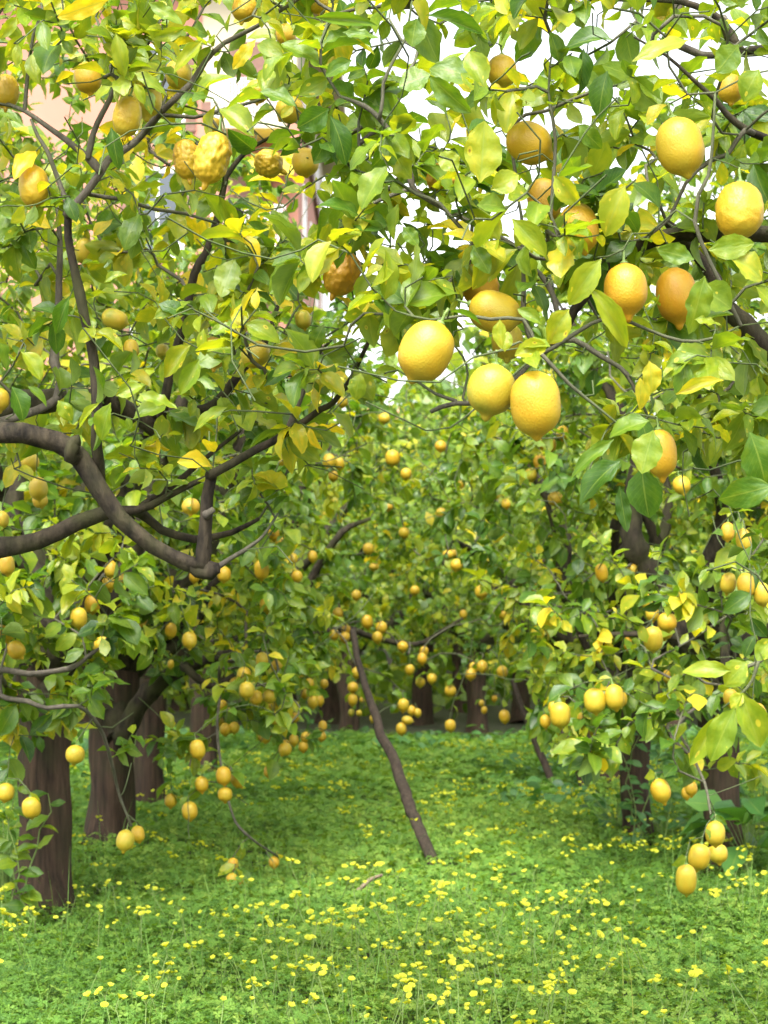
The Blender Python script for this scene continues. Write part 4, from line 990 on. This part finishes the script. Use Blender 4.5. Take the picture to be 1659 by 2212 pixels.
row_tree('T4', g4[:2], 'lemon tree on the ivy wrapped trunk in the right row', (C3(g4, .12, 0, 2.15), (1.3, 1.25, 1.5)), 500, .088, 1.0, (-.03, 0), 34, fringe=[(1130, 1250, 1420, 1560, 7.6, 9.4, 50), (1180, 1540, 1330, 1600, 7.6, 8.4, 6)], extra=[
    ([(1390, 1500), (1400, 1330), (1420, 1200), (1400, 1120), (1350, 1090)], 9.8, [34, 30, 28, 22, 12]),
    ([(1370, 1480), (1280, 1420), (1230, 1300), (1210, 1200), (1180, 1090)], 9.8, [22, 18, 12, 10, 6])])
row_tree('T5', g5[:2], 'lemon tree on the pale trunk among broad leaved plants at the right', (C3(g5, .1, -.1, 2.2), (1.35, 1.35, 1.5)), 500, .092, 1.0, (-.02, 0), 35, fringe=[(1330, 1180, 1720, 1560, 6.6, 8.4, 60), (1400, 1560, 1650, 1700, 6.6, 7.6, 5), (1230, 1560, 1330, 1700, 6.4, 7.0, 7)], extra=[
    ([(1560, 1500), (1500, 1400), (1440, 1375), (1330, 1370), (1250, 1375)], 8.2, [22, 18, 14, 11, 6]),
    ([(1575, 1500), (1560, 1360), (1600, 1310), (1660, 1270), (1720, 1200)], 8.0, [22, 18, 15, 13, 10]),
    ([(1470, 1560, 7.4), (1500, 1640, 6.9), (1525, 1700, 6.6), (1535, 1760, 6.45)], 6.8, [7, 6, 6, 4])])
FAR = [('F1', (-1.35, 14.0), 'lemon tree propped by the leaning pole, left of the grassy lane', 1.6, 2.1, 430), ('F2', (-1.6, 16.3), 'lemon tree behind the propped one in the left row', 1.6, 2.1, 360),
       ('R3', (1.55, 12.8), 'lemon tree behind the ivy wrapped trunk in the right row', 1.5, 2.15, 380), ('R4', (1.7, 15.4), 'lemon tree with a slanting prop deep in the right row', 1.6, 2.1, 380),
       ('F3', (-.35, 18.6), 'lemon tree closing the far end of the grassy lane, left of its middle', 1.7, 2.0, 460), ('F4', (.95, 19.0), 'lemon tree closing the far end of the grassy lane, right of its middle', 1.7, 2.0, 460),
       ('F5', (-2.6, 19.2), 'far lemon tree in the left corner of the grove', 1.6, 2.4, 260), ('F6', (2.9, 18.8), 'far lemon tree in the right corner of the grove', 1.6, 2.4, 260),
       ('F7', (-3.6, 14.6), 'lemon tree of the outer left row beyond the trunks', 1.6, 2.3, 260), ('F8', (3.6, 13.8), 'lemon tree of the outer right row beyond the trunks', 1.6, 2.3, 260), ('F9', (-3.3, 11.2), 'lemon tree of the outer left row nearer the meadow', 1.5, 2.3, 230), ('F10', (3.5, 10.6), 'lemon tree of the outer right row nearer the meadow', 1.5, 2.3, 230)]
for k, (key, b, lab, cr, cz, n) in enumerate(FAR):
    ex = None
    if key == 'F1':
        ex = [([(640, 1360), (705, 1362), (760, 1362), (820, 1380), (900, 1392), (960, 1360), (1000, 1335)], 12.2, [16, 15, 15, 13, 11, 8, 5]), ([(600, 1480), (640, 1330), (680, 1240), (740, 1150), (800, 1120)], 13.0, [26, 22, 18, 14, 7])]
    row_tree(key, b, lab, ((b[0] + (.35 if key in 'F1F2' else -.3 if key in 'R3R4' else 0), b[1], cz), (cr, cr, 1.4 if k < 6 else 1.6)), n, .11, .95, (0, 0), 50 + k,
             parts=120 if k < 6 else 60, nl=14, extra=ex, tone=(.47, .16), hi=LG_LOW, mid=LG_FAR, tag='low', limbs=4, L=.078)

def dark_backdrop_wall():  # added backdrop closing the lane, coloured dark in place of deep shade
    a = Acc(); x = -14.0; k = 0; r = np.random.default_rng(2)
    b = empty('dark_backdrop_wall', (0, 35.5, 0), 'added dark backdrop wall standing in for shade behind the last lemon trees', 'wall')
    a.box((-14, .05, 0), (14, .45, 2.1)); link('backdrop_body', a.mesh('backdrop_body', M_BACKDROP, False), b)
    a = Acc(); a.box((-14, -.02, 2.103), (14, .52, 2.2)); link('backdrop_cap', a.mesh('backdrop_cap', M_BACKDROP, False), b)
dark_backdrop_wall()
for k, (x_, y_) in enumerate([(-5.2, 22), (-3.6, 23), (-2.0, 22.4), (-.7, 22.9), (.45, 22.2), (1.7, 23), (3.2, 22.3), (4.9, 23), (-1.3, 25.5), (1.1, 26), (-2.9, 26.5), (2.6, 26.2)]):
    r_ = np.random.default_rng(400 + k)
    b_ = np.array([x_, y_, float(gh(x_, y_))])
    t_ = Tree(b_, 'dark distant lemon tree trunk standing in the shade beyond the lane', 'lemon tree', 'distant trunks beyond the lane', 400 + k)
    l_ = r_.normal(0, .12, 2)
    c_ = t_.trunk([b_, b_ + [l_[0] * .4, l_[1] * .4, .45], b_ + [l_[0], l_[1], 1.0]], [.13, .11, .09])
    for q_ in range(4):
        az = q_ * 1.57 + r_.uniform(0, 1); e_ = b_ + [math.cos(az) * .8, math.sin(az) * .8, 2.0]
        t_.limb([(b_ + [l_[0], l_[1], 1.0]) * .6 + e_ * .4 + [0, 0, .1], e_], [.05, .02], c_, see=False)
    t_.grow(ellipsoid_pts(r_, b_ + [0, 0, 2.3], (1.1, 1.1, .9), 14)); 
    for p_ in t_.grow(ellipsoid_pts(r_, b_ + [0, 0, 2.0], (1.2, 1.2, 1.0), 45)): t_.shoot_leaves(p_, 8, .11)
    t_.emit_twigs(); emit_leaves(t_.lv, t_.root, LG_FAR, LG_FAR, 0)
def far_wood():
    a = Acc(); r = np.random.default_rng(5)
    n = 40000
    P = np.stack([r.uniform(-11, 11, n), 20.2 + 14.5 * r.uniform(0, 1, n) ** 1.4, 1.15 + r.uniform(.0, 1, n) * 2.8], 1)
    P[:5000, 2] = r.uniform(.02, .8, 5000); P[:5000, 1] = r.uniform(24, 34.5, 5000)
    P[:, 2] *= 1 + .12 * np.sin(P[:, 0] * 2.1) + .08 * np.sin(P[:, 0] * 5 + P[:, 1])
    D = nrm(r.normal(0, 1, (n, 3)) + [0, 0, -.4]); N = r.normal(0, .5, (n, 3)) + [0, -.3, .7]; N = nrm(N - D * (N * D).sum(1, keepdims=True)); S = np.cross(N, D)
    L = r.uniform(.19, .30, n); T = np.clip(r.normal(.42, .17, n), 0, .95)
    V, Q, U = leaf_geom(3, 1, 3)
    X = P[:, None] + L[:, None, None] * (V[None, :, 0:1] * D[:, None] + V[None, :, 1:2] * .6 * S[:, None] + V[None, :, 2:3] * N[:, None])
    a.add(X.reshape(-1, 3), (Q[None] + (np.arange(n) * len(V))[:, None, None]).reshape(-1, 4), np.repeat(T, len(V)), np.tile(U, (n, 1)))
    link('far_orchard_foliage', a.mesh('far_orchard_foliage', M_LEAF), None, kind='stuff', label='mass of citrus foliage beyond the last trees of the grove', category='foliage')
far_wood()

# ------------------------------------------------------------------ props and poles
def pole(pts, D, w, name, label, seed, group=None):
    P = [at(*(p if len(p) == 3 else (*p, D))) for p in pts]
    b = P[0]
    P2, R = smooth_line(P, rr(w, D), .05, .25)
    V, Q, T = tube(P2 - b, R, 14, True, .10, seed)
    a = Acc(); a.add(V, Q, T)
    o = link(name, a.mesh(name, M_POLE), None, label=label, category='pole')
    o.location = b
    if group: o['group'] = group
Dp = proj(on_ground(934, 1864, .09))[2]
pole([(958, 1930, Dp - .22), (934, 1864, Dp), (897, 1765, Dp + .35), (866, 1688, Dp + .62), (845, 1632, Dp + .82), (818, 1568, Dp + 1.1), (795, 1500, Dp + 1.4), (772, 1420, Dp + 1.8), (762, 1362, Dp + 2.1)], Dp, [27, 27, 26, 26, 24, 22, 20, 18, 16],
     'support_pole', 'crooked brown wooden pole leaning from the grass up under a lemon branch', 3)
pole([(1196, 1706, 12.6), (1160, 1610, 12.8), (1128, 1530, 13.0), (1108, 1470, 13.2)], 12.6, [16, 16, 15, 13], 'support_pole', 'thin grey pole slanting in the shade behind the right hand trunks', 4)
pole([(1262, 1700, 12.4), (1235, 1620, 12.5), (1205, 1560, 12.7), (1180, 1480, 12.8)], 12.4, [20, 19, 17, 14], 'support_pole', 'thicker slanting pole beside a thin grey one behind the right hand trunks', 5)
def stick():
    p0, p1 = on_ground(772, 1925, .10), on_ground(826, 1890, .16)
    P2, R = smooth_line([p0, (p0 + p1) / 2 + [0, 0, .01], p1], [.010, .009, .006], .03, .4)
    V, Q, T = tube(P2 - p0, R, 8, True, .1, 8); a = Acc(); a.add(V, Q, T)
    o = link('fallen_stick', a.mesh('fallen_stick', M_CUT), None, label='short bare fallen stick lying in the clover beside the leaning pole', category='stick'); o.location = p0
stick()

# ------------------------------------------------------------------ meadow
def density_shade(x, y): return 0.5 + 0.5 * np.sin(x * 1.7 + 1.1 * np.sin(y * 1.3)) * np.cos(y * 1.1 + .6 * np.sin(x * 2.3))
def cover_h(x, y):
    return 0.078 + 0.028 * (np.sin(x * 5.1 + 1.7 * np.sin(y * 3.3)) * np.cos(y * 4.7 + x * 1.9)) + 0.02 * np.sin(x * 11 + y * 9) * np.cos(y * 13 - x * 7)
def field_pts(r, n, y0, y1, margin=.9):
    pw = 1.0
    y = r.uniform(y0, y1, n * 2)
    x = r.uniform(-1, 1, n * 2) * (0.5 * 1659 / F * y1 + margin)
    k = np.abs(x) < 0.5 * 1659 / F * y + margin
    return x[k], y[k]
def clover():
    a = Acc(); r = np.random.default_rng(9)
    # one three-leaflet clover leaf: each leaflet a folded heart of two quads
    def tri(folded):
        V, Q = [], []
        for k in range(3):
            th = k * 2.094
            e = np.array([math.cos(th), math.sin(th)]); f = np.array([-e[1], e[0]])
            n0 = len(V)
            if folded:
                for (u, v, z) in [(0, 0, 0), (.72, 0, -.16), (1.0, .34, .02), (.55, .50, .06), (1.0, -.34, .02), (.55, -.50, .06)]:
                    V.append((*(e * u + f * v), z))
                Q += [(n0, n0 + 1, n0 + 2, n0 + 3), (n0, n0 + 5, n0 + 4, n0 + 1)]
            else:
                for (u, v, z) in [(0, 0, 0), (.7, -.5, 0), (.95, 0, -.08), (.7, .5, 0)]:
                    V.append((*(e * u + f * v), z))
                Q += [(n0, n0 + 1, n0 + 2, n0 + 3)]
        return np.array(V), np.array(Q)
    for (y0, y1, n, s0, s1, fold, mg) in [(4.6, 7.6, 26000, .0125, .0195, True, .45), (7.6, 12.5, 32000, .017, .026, False, .6), (12.5, 18.6, 20000, .028, .046, False, 1.0)]:
        x, y = field_pts(r, n, y0, y1, mg)
        m = len(x)
        z = gh(x, y) + np.maximum(.015, cover_h(x, y) * (1 + .3 * (y > 12)) + r.normal(0, .022, m))
        N = nrm(np.stack([r.normal(0, .38, m), r.normal(-.12, .38, m), np.ones(m)], 1))
        az = r.uniform(0, 6.28, m); A = np.stack([np.cos(az), np.sin(az), np.zeros(m)], 1); A = nrm(A - N * (A * N).sum(1, keepdims=True)); B = np.cross(N, A)
        s = r.uniform(s0, s1, m)
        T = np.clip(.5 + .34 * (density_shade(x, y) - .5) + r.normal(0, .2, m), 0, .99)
        V, Q = tri(fold)
        X = np.stack([x, y, z], 1)[:, None] + s[:, None, None] * (V[None, :, 0:1] * A[:, None] + V[None, :, 1:2] * B[:, None] + V[None, :, 2:3] * N[:, None])
        a.add(X.reshape(-1, 3), (Q[None] + (np.arange(m) * len(V))[:, None, None]).reshape(-1, 4), np.repeat(T, len(V)))
    link('clover', a.mesh('clover', M_CLOVER, False), None, kind='stuff', label='dense low green clover carpet covering the orchard floor', category='ground cover')
clover()
def grass():
    a = Acc(); r = np.random.default_rng(13)
    for (y0, y1, n, h0, h1, w) in [(4.6, 8.5, 6000, .08, .20, .0016), (8.5, 14, 5000, .08, .20, .0024), (14, 18.3, 3000, .10, .24, .004), (4.8, 9.5, 420, .22, .42, .0018)]:
        x, y = field_pts(r, n, y0, y1, .8); m = len(x)
        h = r.uniform(h0, h1, m); az = r.uniform(0, 6.28, m); ln = r.uniform(.15, .9, m)
        d = np.stack([np.cos(az), np.sin(az), np.zeros(m)], 1); sd = np.stack([-np.sin(az), np.cos(az), np.zeros(m)], 1)
        b = np.stack([x, y, gh(x, y)], 1)
        t = np.linspace(0, 1, 4)
        mid = b[:, None] + d[:, None] * (ln * h)[:, None, None] * (t ** 2)[None, :, None] + np.array([0, 0, 1.]) * h[:, None, None] * (t - .25 * t ** 2 * ln[:, None])[..., None]
        ww = w * (1 - t * .9)
        V = np.stack([mid - sd[:, None] * ww[None, :, None], mid + sd[:, None] * ww[None, :, None]], 2)
        Q = np.array([(2 * k, 2 * k + 1, 2 * k + 3, 2 * k + 2) for k in range(3)])
        T = np.clip(r.normal(.5, .25, m), 0, .99)
        a.add(V.reshape(-1, 3), (Q[None] + (np.arange(m) * 8)[:, None, None]).reshape(-1, 4), np.repeat(T, 8))
    link('grass', a.mesh('grass', M_GRASS), None, kind='stuff', label='thin grass blades growing up through the clover', category='grass')
grass()

def flower_geom(r, nf, hi=True):
    """an umbel of nf yellow five-petalled funnels on one stalk; unit metres; returns petals, stem"""
    pet, stem = Acc(), Acc()
    H = r.uniform(.16, .24)
    lean = r.normal(0, .03, 2)
    top = np.array([lean[0], lean[1], H])
    if hi:
        V, Q, T = tube(np.array([(0, 0, 0), (lean[0] * .3, lean[1] * .3, H * .5), top]), [.0016, .0014, .0012], 4, False); stem.add(V, Q)
    for k in range(nf):
        az = k * 2.4 + r.uniform(0, 1)
        o = np.array([math.cos(az), math.sin(az), 0]) * (0 if nf == 1 else r.uniform(.012, .026)) + [0, 0, r.uniform(.0, .022)]
        c = top + o
        if hi:
            V, Q, T = tube(np.array([top - [0, 0, .01], (top + c) / 2, c]), [.0009, .0009, .0012], 3, False); stem.add(V, Q)
        ax = nrm(np.array([o[0] * 14, o[1] * 14 - .35, 1.0]) + np.append(r.normal(0, .25, 2), 0))
        e1 = nrm(np.cross(ax, [.3, .8, .1])); e2 = np.cross(ax, e1)
        op = r.uniform(.45, .9); s = r.uniform(.0095, .0138)
        for q in range(5):
            th = q * 1.2566 + r.normal(0, .05)
            e = math.cos(th) * e1 + math.sin(th) * e2; f = np.cross(ax, e)
            w_ = r.uniform(.50, .62)
            P = [c, c + (e * .42 * op + f * .30 + ax * .60) * s, c + (e * .92 * op + f * w_ + ax * .86) * s, c + (e * 1.08 * op + ax * .78) * s,
                 c + (e * .42 * op - f * .30 + ax * .60) * s, c + (e * .92 * op - f * w_ + ax * .86) * s]
            pet.add(P, [(0, 1, 2, 3), (0, 3, 5, 4)], np.clip(np.array([0, .3, 1, .7, .3, 1]) * r.uniform(.5, .98), 0, .98))
    return pet, stem
def wildflowers():
    r = np.random.default_rng(17)
    variants = []
    for k in range(14):
        nf = [1, 2, 3, 1, 2, 4, 3, 1, 2, 5, 2, 3, 1, 1][k]
        pet, st = flower_geom(r, nf)
        me = bpy.data.meshes.new('yellow_flower')
        V = np.concatenate(pet.V + st.V); nq = sum(len(q) for q in pet.Q); nvp = pet.n
        Q = np.concatenate(pet.Q + [q + nvp for q in st.Q]); T = np.concatenate(pet.T + st.T)
        me = make_mesh('yellow_flower', V, Q, M_PETAL, T); me.materials.append(M_STALK)
        mi = np.zeros(len(Q), dtype=np.int32); mi[nq:] = 1; me.polygons.foreach_set('material_index', mi)
        variants.append((me, nf))
    # clustered spots in the meadow, thicker in the open front and along the far right of the lane
    pts = []
    def add(n, y0, y1, f, jit):
        c = 0
        while c < n:
            y = r.uniform(y0, y1); x = r.uniform(-1, 1) * (.5 * 1659 / F * y + .35)
            if r.random() > f(x, y): continue
            for _ in range(int(r.integers(1, 4))):
                pts.append((x + r.normal(0, jit), y + r.normal(0, jit * 1.6))); c += 1
    cl = lambda x, y: np.clip(density_shade(x * 1.6 + 3, y * 1.5), .08, 1)
    add(370, 5.0, 7.2, lambda x, y: cl(x, y), .13)
    add(170, 7.2, 10.0, lambda x, y: (.3 + .7 * (abs(x) > .9)) * cl(x, y), .16)
    add(460, 10.0, 15.5, lambda x, y: cl(x, y) * (1.0 if x > .3 else .55), .14)
    pts = np.array(pts)
    X = np.stack([pts[:, 0], pts[:, 1], gh(pts[:, 0], pts[:, 1])], 1)
    qx, qy, D = proj(X + [0, 0, .2])
    vis = (qx > 0) & (qx < 1659) & (qy < 2212)
    order = np.argsort(np.where(vis, D, 99))
    near = [i for i in order[:300] if vis[i]]
    for i in near:
        me, nf = variants[int(r.integers(len(variants)))]
        o = bpy.data.objects.new('yellow_flower', me)
        C.objects.link(o); o.location = X[i]; o.rotation_euler = (r.normal(0, .12), r.normal(0, .12), r.normal(0, .5))
        s = r.uniform(.8, 1.15); o.scale = (s * 1.12, s * 1.12, s)
        o['label'] = {1: 'single yellow wildflower', 2: 'pair of yellow wildflowers', 3: 'trio of yellow wildflowers', 4: 'cluster of four yellow wildflowers', 5: 'full cluster of five yellow wildflowers', 6: 'dense cluster of six yellow wildflowers'}[nf] + ' on one thin stalk in the open meadow'
        o['category'] = 'flower'; o['group'] = 'yellow flowers of the near meadow'
    a = Acc()
    for i in order:
        if i in set(near): continue
        pet, st = flower_geom(r, int(r.integers(2, 6)), False)
        V = np.concatenate(pet.V); az = r.uniform(0, 6.28); ca, sa = math.cos(az), math.sin(az)
        V = np.stack([V[:, 0] * ca - V[:, 1] * sa, V[:, 0] * sa + V[:, 1] * ca, V[:, 2]], 1) + X[i]
        a.add(V, np.concatenate(pet.Q), np.concatenate(pet.T))
    link('distant_flowers', a.mesh('distant_flowers', M_PETAL), None, kind='stuff', label='distant yellow flowers dotting the grass between the tree rows', category='flowers')
wildflowers()

# ------------------------------------------------------------------ weeds and suckers
def weed(p, n, h, L, label, seed, wid=.55, tone=(.5, .2), mat=None, spread=.5):
    r = np.random.default_rng(seed)
    b = empty('leafy_weed', tuple(p), label, 'plant', 'leafy plants at the foot of the trees')
    a = Acc()
    geo = LG_MID
    for k in range(n):
        az = k * 2.4 + r.normal(0, .3); q = r.uniform(.15, 1)
        tip = np.array([math.cos(az) * spread * h * q * .7, math.sin(az) * spread * h * q * .7, h * r.uniform(.35, 1)])
        V, Q, T = tube(np.array([(0, 0, -.02), tip * [.3, .3, .6], tip]), [.0030, .0024, .0018], 5, False); a.add(V, Q)
        d = nrm(np.array([math.cos(az), math.sin(az), r.uniform(-.5, .5)])); nn = np.array([0, -.2, .9]) + r.normal(0, .25, 3); nn = nrm(nn - d * (nn @ d)); s = np.cross(nn, d)
        ll = L * r.uniform(.7, 1.25)
        Vg, Qg, Ug = geo[int(r.integers(NVAR))]
        me = make_mesh('leaf', Vg, Qg, mat or M_WEED, np.full(len(Vg), float(np.clip(r.normal(*tone), 0, .98))), Ug)
        o = link('leaf', me, b)
        o.matrix_basis = Matrix(((d[0] * ll, s[0] * ll * wid, nn[0] * ll, tip[0]), (d[1] * ll, s[1] * ll * wid, nn[1] * ll, tip[1]), (d[2] * ll, s[2] * ll * wid, nn[2] * ll, tip[2]), (0, 0, 0, 1)))
    link('stem', a.mesh('stem', M_STALK), b)
def climber(p, n, h, L, label, seed, mat, tone):
    r = np.random.default_rng(seed)
    b = empty('climbing_shoot', tuple(p), label, 'plant', 'leafy plants at the foot of the trees')
    a = Acc(); rows = []
    for k in range(n):
        x0 = (k - (n - 1) / 2) * .06; hh = h * r.uniform(.65, 1.0)
        zz = np.linspace(-.03, hh, 9)
        P = np.stack([x0 + .05 * np.sin(zz * 7 + k * 2) + r.normal(0, .008, 9), -.03 - .04 * np.cos(zz * 5 + k) * (zz / h), zz], 1)
        V, Q, T = tube(P, np.linspace(.0045, .0018, 9), 6, False); a.add(V, Q)
        m = int(hh / .045)
        for q in range(m):
            z = .06 + (hh - .06) * (q + 1) / m
            c = np.array([np.interp(z, zz, P[:, i]) for i in range(3)])
            sg = 1 if q % 2 else -1
            d = nrm(np.array([sg * r.uniform(.5, 1), -r.uniform(.1, .7), r.uniform(-.5, .45)])); nn = np.array([0, -.6, .7]) + r.normal(0, .3, 3); nn = nrm(nn - d * (nn @ d))
            rows.append((c, d, nn, L * r.uniform(.6, 1.25), float(np.clip(r.normal(*tone), 0, .95))))
    for (c, d, nn, ll, t) in rows:
        sd = np.cross(nn, d); Vg, Qg, Ug = LG_MID[int(r.integers(NVAR))]
        o = link('leaf', make_mesh('leaf', Vg, Qg, mat, np.full(len(Vg), t), Ug), b)
        w = r.uniform(.45, .62)
        o.matrix_basis = Matrix(((d[0] * ll, sd[0] * ll * w, nn[0] * ll, c[0]), (d[1] * ll, sd[1] * ll * w, nn[1] * ll, c[1]), (d[2] * ll, sd[2] * ll * w, nn[2] * ll, c[2]), (0, 0, 0, 1)))
    link('stem', a.mesh('stem', M_STALK), b)
climber(on_ground(62, 1966, .06) * [1, 1, 0] + [0, -.15, 0], 3, .78, .085, 'green leafy sucker climbing the stout brown left hand trunk', 1, M_LEAF, (.42, .15))
weed(on_ground(10, 1930, .06) * [1, 1, 0], 22, .40, .10, 'low leafy plant left of the stout brown trunk', 2, .55, (.6, .2), None, .6)
weed(on_ground(1615, 1895, .06) * [1, 1, 0], 22, .42, .26, 'broad leaved dark plant right of the pale trunk', 3, .45, (.5, .2), None, .5)
weed(on_ground(1650, 1830, .06) * [1, 1, 0], 20, .50, .26, 'broad leaved dark plant behind the other one by the pale trunk', 4, .45, (.4, .2), None, .5)
weed(on_ground(1330, 1800, .06) * [1, 1, 0], 24, .30, .09, 'bushy weed left of the ivy wrapped trunk', 5, .7, (.3, .2), None, .8)
weed(on_ground(1440, 1812, .06) * [1, 1, 0], 20, .30, .10, 'bushy weed right of the ivy wrapped trunk', 6, .7, (.4, .2), None, .8)
climber(on_ground(1385, 1815, .07) * [1, 1, 0] + [0, -.10, 0], 4, .75, .07, 'ivy climbing the front of the right hand trunk', 7, M_WEED, (.4, .2))
def undergrowth():
    a = Acc(); r = np.random.default_rng(21); n = 5200
    x = np.concatenate([r.uniform(-4.5, 4.5, 3000) , r.uniform(.7, 3.6, 1500), r.uniform(-3.6, -1.2, 700)]); y = np.concatenate([r.uniform(16.2, 19.0, 3000), r.uniform(11.5, 15.5, 1500), r.uniform(11.5, 15.5, 700)])
    hh = np.clip(.22 * (.6 + .7 * np.sin(x * 2.7 + y) * np.cos(y * 2.1)), .08, .5)
    P = np.stack([x, y, gh(x, y) + r.uniform(0.02, 1, n) * hh], 1)
    D = nrm(r.normal(0, 1, (n, 3)) * [1, 1, .5]); N = r.normal(0, .4, (n, 3)) + [0, -.2, .9]; N = nrm(N - D * (N * D).sum(1, keepdims=True)); S = np.cross(N, D)
    L = r.uniform(.06, .13, n); T = np.clip(r.normal(.4, .25, n), 0, .95)
    V, Q, U = leaf_geom(3, 2, 6)
    X = P[:, None] + L[:, None, None] * (V[None, :, 0:1] * D[:, None] + V[None, :, 1:2] * .7 * S[:, None] + V[None, :, 2:3] * N[:, None])
    a.add(X.reshape(-1, 3), (Q[None] + (np.arange(n) * len(V))[:, None, None]).reshape(-1, 4), np.repeat(T, len(V)), np.tile(U, (n, 1)))
    link('undergrowth', a.mesh('undergrowth', M_WEED), None, kind='stuff', label='dark leafy undergrowth along the shaded foot of the far trees', category='undergrowth')
undergrowth()
